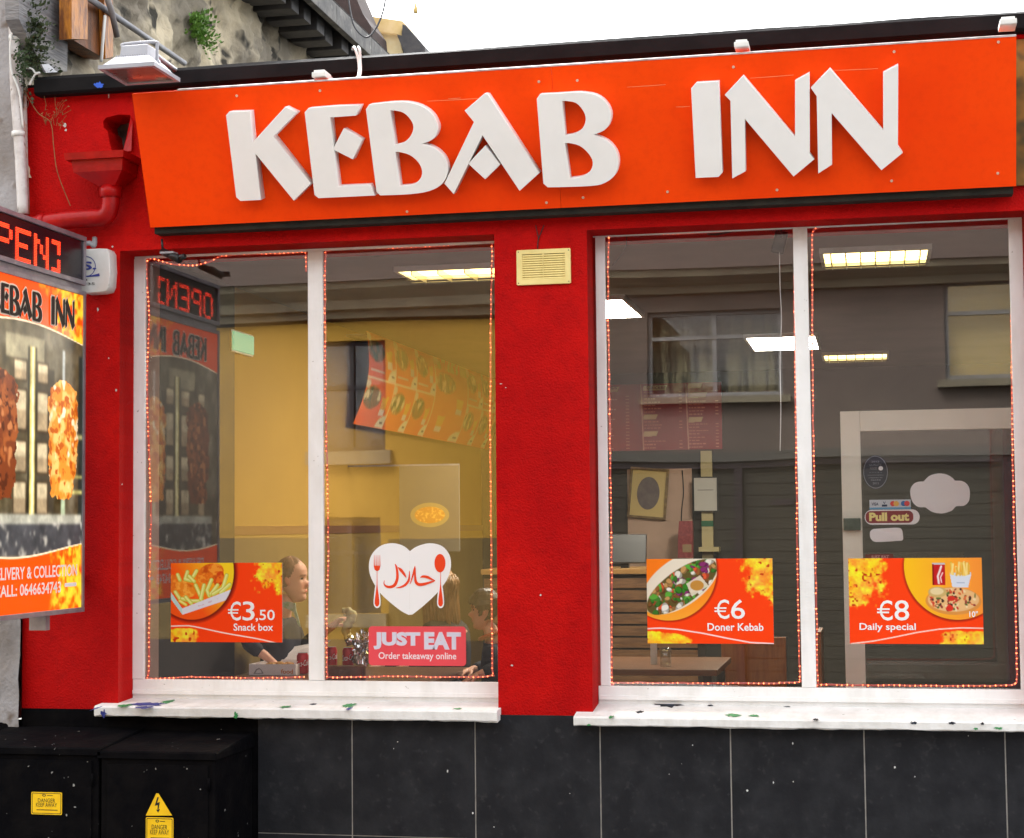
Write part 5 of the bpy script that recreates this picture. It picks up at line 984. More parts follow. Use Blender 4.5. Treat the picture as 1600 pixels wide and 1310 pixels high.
# ================================================================== tables, chairs, food
M_tab = mat('table top wood', (.16, .07, .03), (.10, .045, .02), 5, .3, bump=.1, stretch=(1, 6, 6)); M_chair = mat('orange varnished wood', (.36, .13, .035), (.28, .09, .025), 7, .35, stretch=(6, 6, 1))
def table(label, x0, x1, y0, y1, z):
    t = thing('dining_table', label, 'table', ((x0 + x1) / 2, (y0 + y1) / 2, 0)); box('table_top', (x0, y0, z - .035), (x1, y1, z), M_tab, t, bevel=.006)
    for a in (x0 + .06, x1 - .06):
        for b in (y0 + .06, y1 - .06): box('leg', (a - .025, b - .025, .012), (a + .025, b + .025, z - .036), M_blackplastic, t)
TZ = .80
table('dark wooden table by the left window with food on it', Xat(385, 1050, 1.6), Xat(705, 1050, 1.6), .95, 2.1, TZ)
table('brown wooden table with a drinking glass behind the doner poster', Xat(955, 1040, 2.3) - .5, Xat(1122, 1040, 2.2), 2.15, 3.1, .79)
def chair(label, x, y, rz, zt=1.02, w=.42):
    t = thing('wooden_chair', label, 'chair', (x, y, 0), 'wooden chairs inside the shop'); Mx = Matrix.Translation((x, y, 0)) @ Matrix.Rotation(rz, 4, 'Z')
    def bb(n, a, b, bev=.004): 
        bm = bmesh.new(); box_bm(bm, a, b, bev); obj(n, bm_mesh(bm), M_chair, t, Mx)
    bb('seat', (-.2, -w / 2, .42), (.22, w / 2, .46)); bb('backrest', (-.22, -w / 2 + .01, .58), (-.195, w / 2 - .01, zt))
    for sy in (-1, 1): bb('leg', (-.22, sy * (w / 2 - .02) - .02, .012), (-.18, sy * (w / 2 - .02) + .02, .58 if True else 0)); bb('leg', (.17, sy * (w / 2 - .02) - .02, .012), (.21, sy * (w / 2 - .02) + .02, .42))
bx = P(740, 1010, 1.85).x
chair('orange wooden chair with solid back under the boy', bx + .02, 1.92, R(180), .99); chair('orange wooden chair at the left window under the man', P(420, 1000, 1.95).x - .12, 1.98, 0, .95)
chair('orange wooden chair beside the white door', Xat(1283, 1020, 1.9) + .2, 2.0, 0, Zat(1283, 986, 1.9)); chair('dark corner chair behind the doner poster table', Xat(1180, 1040, 3.4), 3.5, R(90), .9)
# red leather chair near the glass
lc_ = thing('red_chair', 'dark red padded chair back close to the window glass', 'chair', (P(545, 1050, .75).x, .8, 0)); x0, x1 = Xat(512, 1040, .75), Xat(572, 1040, .75)
M_lea = mat('dark red leather', (.09, .018, .012), (.05, .012, .01), 9, .3, bump=.15, bscale=30); bm = bmesh.new(); box_bm(bm, (x0, .70, .50), (x1, .76, Zat(540, 1040, .72)), .02); obj('backrest', bm_mesh(bm), M_lea, lc_, smooth=False); bm = bmesh.new(); box_bm(bm, (x0, .50, .40), (x1, .70, .47), .02); obj('seat', bm_mesh(bm), M_lea, lc_)
for a in (x0 + .02, x1 - .02):
    for b in (.52, .68): box('leg', (a - .012, b - .012, .012), (a + .012, b + .012, .40), M_blackplastic, lc_)
CAN = lathe_mesh([(.0, 0), (.024, 0), (.033, .008), (.033, .100), (.026, .113), (.027, .116), (.024, .113), (0, .112)], 24, 'can'); M_can = mat('red can', (.55, .012, .02), None, rough=.28, metal=.25)
def can(label, px, py, y, txt=True):
    c = P(px, py, y); c.z = TZ; t = thing('drink_can', label, 'can', c, 'red drink cans on the table'); obj('body', CAN, M_can, t, Matrix.Translation(c), smooth=True); obj('lid', lathe_mesh([(0, .112), (.0255, .112), (.027, .1165), (.025, .1172)], 20), M_alu, t, Matrix.Translation(c))
    if txt:
        me = text_mesh('Coca-Cola', .0, 0, .3); co = np.zeros(len(me.vertices) * 3); me.vertices.foreach_get('co', co); co = co.reshape(-1, 3); lo, hi = co.min(0), co.max(0); u = (co[:, 0] - lo[0]) / (hi[0] - lo[0]); v = (co[:, 1] - lo[1]) / (hi[1] - lo[1])
        an = R(-150) + u * R(150); r = .0336; me.vertices.foreach_set('co', np.stack([r * np.cos(an), r * np.sin(an), .045 + .032 * v + .012 * (u - .5)], -1).ravel()); me.update(); obj('lettering', me, M_txtwhite, t, Matrix.Translation(c))
def ytab(py, h=0.0): return (EYE.z - TZ - h) * F_PX / (py - 818) * 1.0 + EYE.y
can('red drink can on the pizza box at the window mullion', 473, 1035, 1.56); can('leftmost red drink can beside the heart sticker pane edge', 518, 1020, 2.02); can('red drink can next to the crumpled foil', 544, 1022, 1.98)
# pizza box
pz = thing('pizza_box', 'open white cardboard food box on the table by the leftmost pane', 'box', (P(440, 1055, 1.1).x, 1.2, TZ)); M_card = mat('white card', (.86, .78, .76), (.8, .72, .70), 8, .6)
x0, x1, y0, y1 = Xat(389, 1045, 1.46), Xat(462, 1045, 1.46), 1.46, 1.8; zc_ = TZ + .06
for nm, a, b in (('base', (x0, y0, TZ + .001), (x1, y1, TZ + .004)), ('side', (x0, y0, TZ + .004), (x1, y0 + .003, zc_)), ('side', (x0, y1 - .003, TZ + .004), (x1, y1, zc_)), ('side', (x0, y0 + .003, TZ + .004), (x0 + .003, y1 - .003, zc_)), ('side', (x1 - .003, y0 + .003, TZ + .004), (x1, y1 - .003, zc_))): box(nm, a, b, M_card, pz)
bm = bmesh.new(); lidp = [(x0, y1, zc_), (x1, y1, zc_), (x1 + .05, y1 + .12, zc_ + .10), (x0 + .09, y1 + .12, zc_ + .06)]; A = [bm.verts.new(p) for p in lidp]; B = [bm.verts.new(Vector(p) + Vector((0, .003, .003))) for p in lidp]; bm.faces.new(A); bm.faces.new(B[::-1]); [bm.faces.new((A[k], A[(k + 1) % 4], B[(k + 1) % 4], B[k])) for k in range(4)]; obj('lid', bm_mesh(bm), M_card, pz)
PZ = front(y0 - .0005); fit_text('lettering', 'food', mat('orange ink', (.7, .2, .04)), PZ, rect_px(PZ, 439, 1046, 458, 1053), pz, .001, .02); shape('printed_mark', [[loop_px(PZ, [(396, 1053), (400, 1046), (405, 1044), (409, 1047), (412, 1053)]), loop_px(PZ, [(399, 1052), (402, 1047), (405, 1046), (408, 1048), (409, 1052)])]], mat('grey ink', (.35, .3, .3)), PZ, pz, off=.001)
def lumpy(name, c, r, m, parent, seed, sc=(1, 1, 1), amp=.35, f=9, sub=3):
    bm = bmesh.new(); bmesh.ops.create_icosphere(bm, subdivisions=sub, radius=1.0)
    for v in bm.verts: d = v.co.normalized(); k = 1 + amp * mnoise.noise(d * f * .25 + Vector((seed, 0, 0))) + amp * .6 * mnoise.noise(d * f + Vector((seed, 3, 0))); v.co = Vector((d.x * sc[0], d.y * sc[1], d.z * sc[2])) * r * k + Vector(c)
    return obj(name, bm_mesh(bm), m, parent)
for k in range(4): lumpy('food_piece', ((x0 + x1) / 2 + .03 * k - .05, 1.58 + .03 * (k % 2), TZ + .045), .028, mat('fried food', (.45, .2, .05), (.55, .3, .08), 40, .6), pz, k, (1.2, 1, .6))
fo_ = tag(lumpy('foil_wrapper', Vector((P(566, 1005, 1.95).x, 1.95, TZ + .105)), .055, mat('aluminium foil', (.7, .7, .72), None, rough=.18, metal=1.0), None, 3, (.9, .85, 1.9), .5, 14, 4), 'crumpled aluminium foil wrapper beside the red can', 'foil')
gl_ = thing('drinking_glass', 'clear empty drinking glass on the brown table', 'glass', P(1040, 1030, 2.3)); c = P(1040, 1030, 2.35); c.z = .79; obj('glass', lathe_mesh([(0, .001), (.03, .001), (.034, .11), (.032, .11), (.028, .012), (0, .012)], 20), glassmat('tumbler glass', .12, (.93, .95, .95)), gl_, Matrix.Translation(c), smooth=True)
cdh = box('card_holder', (Xat(1016, 1010, 2.5), 2.5, .79), (Xat(1026, 1010, 2.5), 2.52, .93), mat('white card stand', (.6, .6, .58))); tag(cdh, 'small white card standing beside the drinking glass', 'card')

# ================================================================== white glazed door behind the right-hand pane
YD = .9; PD = front(YD); dr = thing('glazed_door', 'white framed glazed entrance door with stickers behind the rightmost pane', 'door', P(1450, 1080, YD)); M_dw = mat('ivory door paint', (.84, .82, .70), (.78, .76, .64), 4, .45)
dx0, dx1 = Xat(1317, 850, YD), Xat(1317, 850, YD) + 1.0; dzt = Zat(1450, 640, YD); gx0 = Xat(1348, 850, YD); gzt = Zat(1450, 672, YD)
box('stile', (dx0, YD, .03), (gx0, YD + .045, dzt), M_dw, dr, bevel=.004); box('stile', (dx1 - .09, YD, .03), (dx1, YD + .045, dzt), M_dw, dr, bevel=.004); box('top_rail', (gx0 + .0005, YD + .001, gzt), (dx1 - .0905, YD + .044, dzt), M_dw, dr, bevel=.004); box('bottom_rail', (gx0 + .0005, YD + .001, .03), (dx1 - .0905, YD + .044, .25), M_dw, dr, bevel=.004)
box('pane', (gx0 - .005, YD + .02, .245), (dx1 - .085, YD + .026, gzt + .005), M_glass2, dr); lockm = mat('green bronze lock', (.10, .13, .10), (.06, .08, .06), 14, .4, metal=.5)
box('lock', (Xat(1318, 820, YD), YD - .03, Zat(1330, 829, YD)), (Xat(1345, 820, YD), YD - .0005, Zat(1330, 810, YD)), lockm, dr, bevel=.003)
PDG = front(YD + .0195)
ov = thing('oval_sticker', 'dark oval award sticker on the door glass', 'sticker', P(1368, 765, YD)); a, b = PDG.ab(1368, 738); rx, ry = 19 / 318, 26 / 318
shape('disc', [[ell(a, b, rx, ry, 36)]], mat('slate blue sticker', (.035, .04, .055)), PDG, ov); shape('ring', [[ell(a, b, rx * .96, ry * .96, 36), ell(a, b, rx * .92, ry * .92, 36)]], mat('grey ink pale', (.3, .32, .36)), PDG, ov, off=.0006)
for s, dy, hw_, hh in (('2015', .62, .3, .05), ('QUALITY', .42, .5, .07), ('FOOD', .22, .42, .07), ('* * * * *', -.02, .5, .03), ('recommended by', -.18, .62, .04), ('customers for', -.32, .55, .04), ('taste', -.46, .4, .04), ('2015', -.66, .25, .06)): fit_text('lettering', s, MATS['grey ink pale'], PDG, (a - rx * hw_, a + rx * hw_ * (.3 if s == 'FOOD' else 1), b + ry * (dy - hh), b + ry * (dy + hh)), ov, .001)
shape('dot', [[ell(a + rx * .42, b + ry * .22, rx * .18, ry * .13, 16)]], M_txtwhite, PDG, ov, off=.001)
vs_ = thing('card_payment_sticker', 'pale strip of card payment logos on the door glass', 'sticker', P(1390, 795, YD)); r4 = rect_px(PDG, 1358.5, 781, 1423, 796); W4, H4 = r4[1] - r4[0], r4[3] - r4[2]; shape('strip', [[rrect(*r4, .002)]], mat('pale blue strip', lin(206, 214, 222)), PDG, vs_); shape('stripe', [[[(r4[0], r4[2]), (r4[1], r4[2]), (r4[1], r4[2] + H4 * .2), (r4[0], r4[2] + H4 * .2)]]], mat('blue stripe', lin(90, 160, 200)), PDG, vs_, off=.0006)
navy = mat('navy ink', lin(30, 50, 90)); fit_text('lettering', 'VISA', navy, PDG, (r4[0] + W4 * .05, r4[0] + W4 * .22, r4[2] + H4 * .4, r4[2] + H4 * .72), vs_, .001, .02); shape('logo_block', [[[(r4[0] + W4 * .30, r4[2] + H4 * .28), (r4[0] + W4 * .43, r4[2] + H4 * .28), (r4[0] + W4 * .43, r4[2] + H4 * .5), (r4[0] + W4 * .30, r4[2] + H4 * .5)]]], navy, PDG, vs_, off=.001); fit_text('lettering', 'V', navy, PDG, (r4[0] + W4 * .33, r4[0] + W4 * .40, r4[2] + H4 * .55, r4[2] + H4 * .8), vs_, .001, .03)
for x, c1, c2 in ((.57, lin(220, 60, 50), lin(240, 190, 90)), (.83, lin(50, 110, 180), lin(220, 60, 60))): shape('logo_disc', [[ell(r4[0] + W4 * x, r4[2] + H4 * .58, H4 * .28, H4 * .28, 18)]], mat('logo %s a' % x, c1), PDG, vs_, off=.0012); shape('logo_disc', [[ell(r4[0] + W4 * (x + .08), r4[2] + H4 * .58, H4 * .28, H4 * .28, 18)]], mat('logo %s b' % x, c2), PDG, vs_, off=.0016)
pu = thing('pull_sticker', 'maroon rounded door sticker with yellow pull lettering', 'sticker', P(1390, 820, YD)); r5 = rect_px(PDG, 1351, 796.5, 1437, 820); shape('backing', [[rrect(*r5, (r5[3] - r5[2]) * .48)]], M_stw, PDG, pu, off=.0004); r6 = rect_px(PDG, 1352.5, 798.5, 1427, 817.5); shape('plate', [[rrect(*r6, (r6[3] - r6[2]) * .4)]], mat('maroon sticker', lin(140, 30, 40)), PDG, pu, off=.001); fit_text('lettering', 'Pull out', mat('yellow lettering', lin(250, 236, 150)), PDG, rect_px(PDG, 1358, 801, 1420.5, 814.5), pu, .0016, .05)
Z5 = lambda L: [(1310 + x / 5.517, 690 + y / 5.517) for x, y in L]
bl = thing('cloud_sticker', 'large blank white cloud shaped sticker on the door glass', 'sticker', P(1468, 800, YD)); shape('sticker', [[loop_px(PDG, rnd(Z5([(735, 345), (780, 300), (835, 280), (890, 277), (945, 290), (990, 320), (1005, 338), (1060, 340), (1105, 365), (1130, 410), (1132, 480), (1118, 525), (1080, 555), (1015, 560), (980, 595), (920, 617), (870, 620), (810, 608), (765, 580), (748, 568), (690, 565), (645, 530), (622, 470), (622, 410), (650, 365), (690, 348), (735, 345)]), 3)[:-1])]], M_stw, PDG, bl, off=.0006)
b2 = thing('blank_label', 'small blank white rounded label below the pull sticker', 'sticker', P(1385, 845, YD)); shape('sticker', [[loop_px(PDG, rnd(Z5([(300, 755), (400, 748), (520, 745), (548, 765), (555, 800), (555, 850), (500, 858), (330, 867), (285, 845), (272, 815), (275, 775), (300, 755)]), 3)[:-1])]], M_stw, PDG, b2, off=.0006)
j2 = thing('door_takeaway_sticker', 'small dark red takeaway sticker on the door behind the daily special poster', 'sticker', P(1370, 880, YD)); shape('sticker', [[rrect(*rect_px(PDG, 1352, 866, 1396, 890), .004)]], mat('dark red sticker', lin(110, 30, 26)), PDG, j2, off=.0006); fit_text('lettering', 'JUST EAT', mat('pink lettering', lin(210, 150, 150)), PDG, rect_px(PDG, 1361, 868, 1389, 874), j2, .0014, .03)

# ================================================================== people at the table
def ink_mat(name, rough=.55):
    m = print_mat(name, rough, .3); return m
def interp(tab, z): return float(np.interp(z, [a for a, b in tab], [b for a, b in tab]))
HF = [(-.5, .20), (-.46, .31), (-.40, .335), (-.33, .315), (-.28, .345), (-.235, .335), (-.2, .33), (-.12, .335), (-.02, .315), (.03, .325), (.08, .35), (.2, .345), (.3, .30), (.4, .20), (.46, .10), (.5, .0)]
HB = [(-.5, .02), (-.42, -.02), (-.3, -.10), (-.15, -.30), (0, -.39), (.12, -.42), (.25, -.39), (.38, -.27), (.46, -.14), (.5, -.02)]
HWd = [(-.5, .09), (-.44, .16), (-.34, .225), (-.2, .275), (0, .31), (.12, .325), (.25, .30), (.38, .215), (.46, .12), (.5, .02)]
def head_pt(z, t, H, grow=0.0):
    """z in -.5...5, t = angle from the face (0) round the head"""
    f, b, w = interp(HF, z), interp(HB, z), interp(HWd, z); c = (f + b) / 2; a = (f - b) / 2; ct, st = math.cos(t), math.sin(t)
    x = c + (a + grow) * (abs(ct) ** .9) * (1 if ct > 0 else -1); y = (w + grow) * (abs(st) ** .85) * (1 if st > 0 else -1)
    ns = math.exp(-((z + .10) / .085) ** 2) * (1.0 if z < -.10 else math.exp(-((z + .10) / .14) ** 2)); x += .105 * ns * math.exp(-(t / .20) ** 2)
    x -= .028 * math.exp(-((z - .005) / .045) ** 2) * math.exp(-((abs(t) - .42) / .16) ** 2)
    x += .018 * math.exp(-((z + .265) / .025) ** 2) * math.exp(-(t / .35) ** 2); x += (grow * .2)
    return Vector((x * H, y * H, z * H))
def head_geo(bm, H, Mx, skin, rg, cl, brow):
    nz, na = 44, 56; rows = []
    for j in range(nz + 1):
        z = -.5 + j / nz; row = []
        for i in range(na):
            t = -math.pi + 2 * math.pi * i / na; v = bm.verts.new(Mx @ head_pt(z, t, H)); c = np.array(skin) * (1 + .06 * mnoise.noise((t * 2, z * 8, 1)))
            at = abs(t)
            if abs(z - .075) < .018 and .15 < at < .75: c = c * .45 + np.array(brow) * .4
            if abs(z - .005) < .020 and .24 < at < .58: c = np.array((.05, .03, .02)) if abs(at - .42) < .11 else np.array((.5, .45, .42))
            if abs(z + .265) < .022 and at < .42: c = c * np.array((.85, .5, .48))
            if abs(z + .262) < .007 and at < .42: c = c * .4
            if at < .6 and -.24 < z < -.05: c = c * np.array((1.06, .93, .9))
            v[cl] = (*c, 1); row.append(v)
        rows.append(row)
    for a, b in zip(rows[:-1], rows[1:]):
        for i in range(na): bm.faces.new((a[i], a[(i + 1) % na], b[(i + 1) % na], b[i]))
    bm.faces.new(rows[0][::-1]); bm.faces.new(rows[-1])
    for s in (-1, 1):                                             # ears
        for ring in range(1):
            r0 = bmesh.ops.create_icosphere(bm, subdivisions=2, radius=1.0)
            for v in r0['verts']:
                p = v.co.copy(); cup = -.25 * math.exp(-(p.x ** 2 + p.z ** 2) * 3) * (1 if p.y * s > 0 else 0)
                q = Vector((p.x * .055 - .02 * p.z, p.y * .028 + s * (.318 + cup * .05), p.z * .105 - .03)); v.co = Mx @ (q * H); v[cl] = (*(np.array(skin) * np.array((1.0, .82, .78))), 1)
def skin_mesh(pts, edges, rad, sub=1):
    me = bpy.data.meshes.new('sk'); me.from_pydata([tuple(p) for p in pts], edges, []); o = bpy.data.objects.new('sk', me); COL.objects.link(o); o.modifiers.new('Skin', 'SKIN')
    for i, r in enumerate(rad): d = me.skin_vertices[0].data[i]; d.radius = (r, r) if not isinstance(r, tuple) else r; d.use_root = (i == 0)
    s = o.modifiers.new('Sub', 'SUBSURF'); s.levels = sub; s.render_levels = sub; bpy.context.view_layer.update(); out = bpy.data.meshes.new_from_object(o.evaluated_get(bpy.context.evaluated_depsgraph_get())); bpy.data.objects.remove(o); return out
def person(label, hc, face, H, skin, haircol, cloth, elbR, wrR, elbL, wrL, hair='short', trousers=(.02, .02, .03), lean=.05, brow=(.1, .05, .02), k=1.0, pitch=0.0, handdir=None, curl=.5):
    """seated figure; hc = head centre, face = yaw of the face, arms given by elbow and wrist points"""
    hc = Vector(hc); fwd = Vector((math.cos(face), math.sin(face), 0)); side = Vector((-fwd.y, fwd.x, 0)); up = Vector((0, 0, 1))
    nk = hc - up * (.60 * H) - fwd * (.16 * H); nb_ = nk - up * .07 * k - fwd * .015; ch = nb_ - up * .17 * k - fwd * lean * .3; ws = ch - up * .22 * k - fwd * lean * .3; pv = Vector((ws.x, ws.y, max(.50, ws.z - .16 * k)))
    t = thing('person', label, 'person', (pv.x, pv.y, 0), 'people eating inside the shop')
    sh = {s: nb_ + side * (s * .175 * k) - up * .055 * k for s in (-1, 1)}; hip = {s: pv + side * (s * .09 * k) for s in (-1, 1)}; kn = {s: hip[s] + fwd * .40 * k - up * .02 for s in (-1, 1)}; an = {s: Vector((kn[s].x, kn[s].y, .08)) for s in (-1, 1)}; toe = {s: an[s] + fwd * .16 - up * .045 for s in (-1, 1)}
    el = {-1: Vector(elbR), 1: Vector(elbL)}; wr = {-1: Vector(wrR), 1: Vector(wrL)}
    # clothing
    pts = [pv, ws, ch, nb_]; ed = [(0, 1), (1, 2), (2, 3)]; rd = [.135 * k, .13 * k, .145 * k, .075 * k]
    for s in (-1, 1):
        n = len(pts); pts += [sh[s], (sh[s] + el[s]) / 2, el[s], (el[s] + wr[s]) / 2, el[s].lerp(wr[s], .86)]; ed += [(2, n), (n, n + 1), (n + 1, n + 2), (n + 2, n + 3), (n + 3, n + 4)]; rd += [.075 * k, .062 * k, .054 * k, .048 * k, .043 * k]
    body_cl = skin_mesh(pts, ed, rd); 
    pts = [pv]; ed = []; rd = [.13 * k]
    for s in (-1, 1): n = len(pts); pts += [hip[s], kn[s], an[s], toe[s]]; ed += [(0, n), (n, n + 1), (n + 1, n + 2), (n + 2, n + 3)]; rd += [.10 * k, .07 * k, .05 * k, .045 * k]
    tr = skin_mesh(pts, ed, rd)
    # body: neck, arms, hands with five fingers, plus the head in one mesh
    pts = [ch, nb_, nk, hc - up * .3 * H - fwd * .05 * H]; ed = [(0, 1), (1, 2), (2, 3)]; rd = [.10 * k, .06 * k, .052 * k, .05 * k]
    for s in (-1, 1):
        n = len(pts); d = (wr[s] - el[s]).normalized(); hd = (handdir[s] if handdir and s in handdir else d); hd = Vector(hd).normalized(); sd = hd.cross(up); sd = sd.normalized() if sd.length > .1 else side; pn = hd.cross(sd).normalized(); palm = wr[s] + hd * .075 * k
        pts += [sh[s], el[s], wr[s], palm]; ed += [(0, n), (n, n + 1), (n + 1, n + 2), (n + 2, n + 3)]; rd += [.045 * k, .038 * k, .026 * k, (.034 * k, .02 * k)]
        for j, (off, L) in enumerate(((-.028, .062), (-.009, .072), (.010, .068), (.028, .054))):
            b = palm + hd * .018 * k + sd * off * k; m1 = b + (hd * (1 - curl * .4) - pn * -1 * curl * .5) * L * .5 * k; m2 = m1 + (hd * (1 - curl) + pn * curl * 1.0) * L * .5 * k; q = len(pts); pts += [b, m1, m2]; ed += [(n + 3, q), (q, q + 1), (q + 1, q + 2)]; rd += [.0095 * k, .0088 * k, .0075 * k]
        b = wr[s] + hd * .03 * k - sd * .032 * k; q = len(pts); pts += [b, b + (hd * .6 - sd * .5 + pn * curl * .5) * .035 * k, b + (hd * .9 - sd * .3 + pn * curl * .9) * .062 * k]; ed += [(n + 2, q), (q, q + 1), (q + 1, q + 2)]; rd += [.013 * k, .011 * k, .009 * k]
    bs = skin_mesh(pts, ed, rd); bm = bmesh.new(); bm.from_mesh(bs); cl = bm.verts.layers.float_color.new('ink')
    for v in bm.verts: v[cl] = (*skin, 1)
    HM = Matrix.Translation(hc) @ Matrix.Rotation(face, 4, 'Z') @ Matrix.Rotation(pitch, 4, 'Y'); head_geo(bm, H, HM, skin, random, cl, brow); bmesh.ops.recalc_face_normals(bm, faces=bm.faces)
    bo = obj('body', bm_mesh(bm), ink_mat('skin'), t, smooth=True)
    obj('jacket', body_cl, cloth, t, smooth=True); obj('trousers', tr, mat('dark trousers %s' % label[:12], trousers), t, smooth=True)
    # hair: a shell over the scalp with an uneven edge
    bm = bmesh.new(); nz, na = 60, 80; R_ = {}
    for j in range(nz + 1):
        z = -.1 + .62 * j / nz if hair == 'long' else -.35 + .86 * j / nz
        for i in range(na):
            t_ = -math.pi + 2 * math.pi * i / na; at = abs(t_); n_ = mnoise.noise((math.cos(t_) * 3, math.sin(t_) * 3, z * 5)); n2 = mnoise.noise((math.cos(t_) * 14, math.sin(t_) * 14, z * 9))
            if hair == 'bald': lim = .30 + .12 * max(0, 1.0 - at) if at < 1.0 else (.30 - .48 * min(1, (at - 1.0) / .6))
            elif hair == 'boy': lim = .155 + .05 * math.cos(at * 3) if at < .9 else (.15 - .30 * min(1, (at - .9) / .35) if at < 1.5 else (-.02 if at < 1.75 else -.27))
            else: lim = .22 if at < .75 else (.22 - .9 * min(1, (at - .75) / .25))
            g = {'bald': .008, 'boy': .055, 'long': .07}[hair] + .018 * n_ + .012 * n2
            if z > lim + .03 * n2: R_[(i, j)] = bm.verts.new(HM @ head_pt(max(-.3, min(z, .495)) , t_, H, g) + (Vector((0, 0, g * H * .5)) if z > .4 else Vector()))
    for j in range(nz):
        for i in range(na):
            q = [(i, j), ((i + 1) % na, j), ((i + 1) % na, j + 1), (i, j + 1)]
            if all(x in R_ for x in q): bm.faces.new([R_[x] for x in q])
    tops = [R_[(i, nz)] for i in range(na) if (i, nz) in R_]
    if len(tops) > 3: bm.faces.new(tops)
    if hair == 'long':
        rs = random.Random(3)
        for q in range(150):
            tt = rs.choice((-1, 1)) * rs.uniform(.8, 3.14); z0 = rs.uniform(.05, .35); drop = rs.uniform(.95, 1.35); pp = []
            for j in range(9):
                f = j / 8; z = z0 - (z0 + drop) * f; gz = max(z, -.12); b_ = head_pt(gz, tt, H, .085 + .02 * math.sin(f * 5 + q) + .05 * f); b_.z = z * H; b_.x -= (.10 * f) * H * (1 if z < -.2 else 0); pp.append(HM @ (b_ + Vector((0, .02 * H * math.sin(f * 7 + q * 1.3), 0))))
            tube_bm(bm, pp, [.007, .009, .010, .010, .010, .009, .008, .006, .002], 5)
    bmesh.ops.recalc_face_normals(bm, faces=bm.faces); obj('hair', bm_mesh(bm), mat('hair %s' % hair, haircol, tuple(c * .6 for c in haircol), 30, .5, stretch=(1, 1, .3)), t, smooth=True)
    return t, fwd, side, nb_, ch
yM = 1.95; hcM = P(455, 905, yM)
man, fw, sd_, nb_, ch = person('seated man in dark jacket facing right, beside the mullion of the left window', hcM, R(4), .265, (.80, .42, .28), (.34, .18, .10), mat('navy jacket', (.014, .014, .026), (.022, .02, .03), 9, .8),
    P(380, 1000, 1.60), P(415, 1026, 1.62), P(470, 1012, 2.2), P(514, 983, 2.0), 'bald', brow=(.25, .12, .06), handdir={1: (.6, 0, .5)}, curl=.9)
PK = front(1.80); cl_ = shape('collar', [[loop_px(PK, [(440, 941), (449, 940), (462, 943), (463, 953), (468, 970), (470, 980), (466, 976), (459, 956), (448, 951), (440, 947)])]], mat('pale green collar', (.42, .48, .40), (.25, .4, .2), 30), PK, man, thick=.008)
yK = 1.9; hcB = P(758, 952, yK)
boy, *_ = person('seated boy with brown hair facing left beside the red pier', hcB, R(188), .225, (.66, .34, .22), (.055, .026, .012), mat('dark jumper', (.012, .013, .018), None, rough=.85),
    P(775, 1035, 2.15), P(735, 1048, 1.95), P(782, 1040, 1.7), P(748, 1055, 1.65), 'boy', brow=(.08, .04, .02), k=.86, pitch=R(4))
bm = bmesh.new(); cB = Vector(hcB) + Vector((.03, 0, -.145)); tube_bm(bm, [cB + Vector((.058 * math.cos(a), .062 * math.sin(a), .022 * math.cos(a))) for a in np.linspace(0, 6.283, 25)], .013, 8, False); obj('collar', bm_mesh(bm), mat('orange collar', (.45, .08, .03)), boy, smooth=True)
hcW = P(688, 918, 2.5)
person('woman with long fair hair in a dark coat behind the heart sticker', hcW, R(150), .225, (.6, .34, .24), (.30, .15, .045), mat('dark coat', (.012, .010, .012), None, rough=.9),
    hcW + Vector((-.24, .05, -.42)), hcW + Vector((-.34, -.2, -.46)), hcW + Vector((.1, -.28, -.42)), hcW + Vector((-.15, -.34, -.46)), 'long', k=.92)
wp_ = thing('rolled_wrap', 'pale rolled wrap held up in the man\'s hand', 'wrap', P(545, 995, 1.55)); bm = bmesh.new()
tube_bm(bm, smooth_path([P(545, 998, 1.95), P(541, 985, 1.95), P(546, 972, 1.94), P(551, 962, 1.94), P(543, 956, 1.94), P(537, 958, 1.94)], 5), [.026 + .004 * math.sin(i * 1.7) for i in range(26)], 12); obj('bread', bm_mesh(bm), mat('flatbread', (.58, .50, .24), (.5, .36, .14), 22, .8, bump=.3), wp_, smooth=True)
tube('foil_sleeve', [P(549, 1008, 1.95), P(545, 994, 1.95)], [.03, .028], MATS['aluminium foil'], wp_, 10)

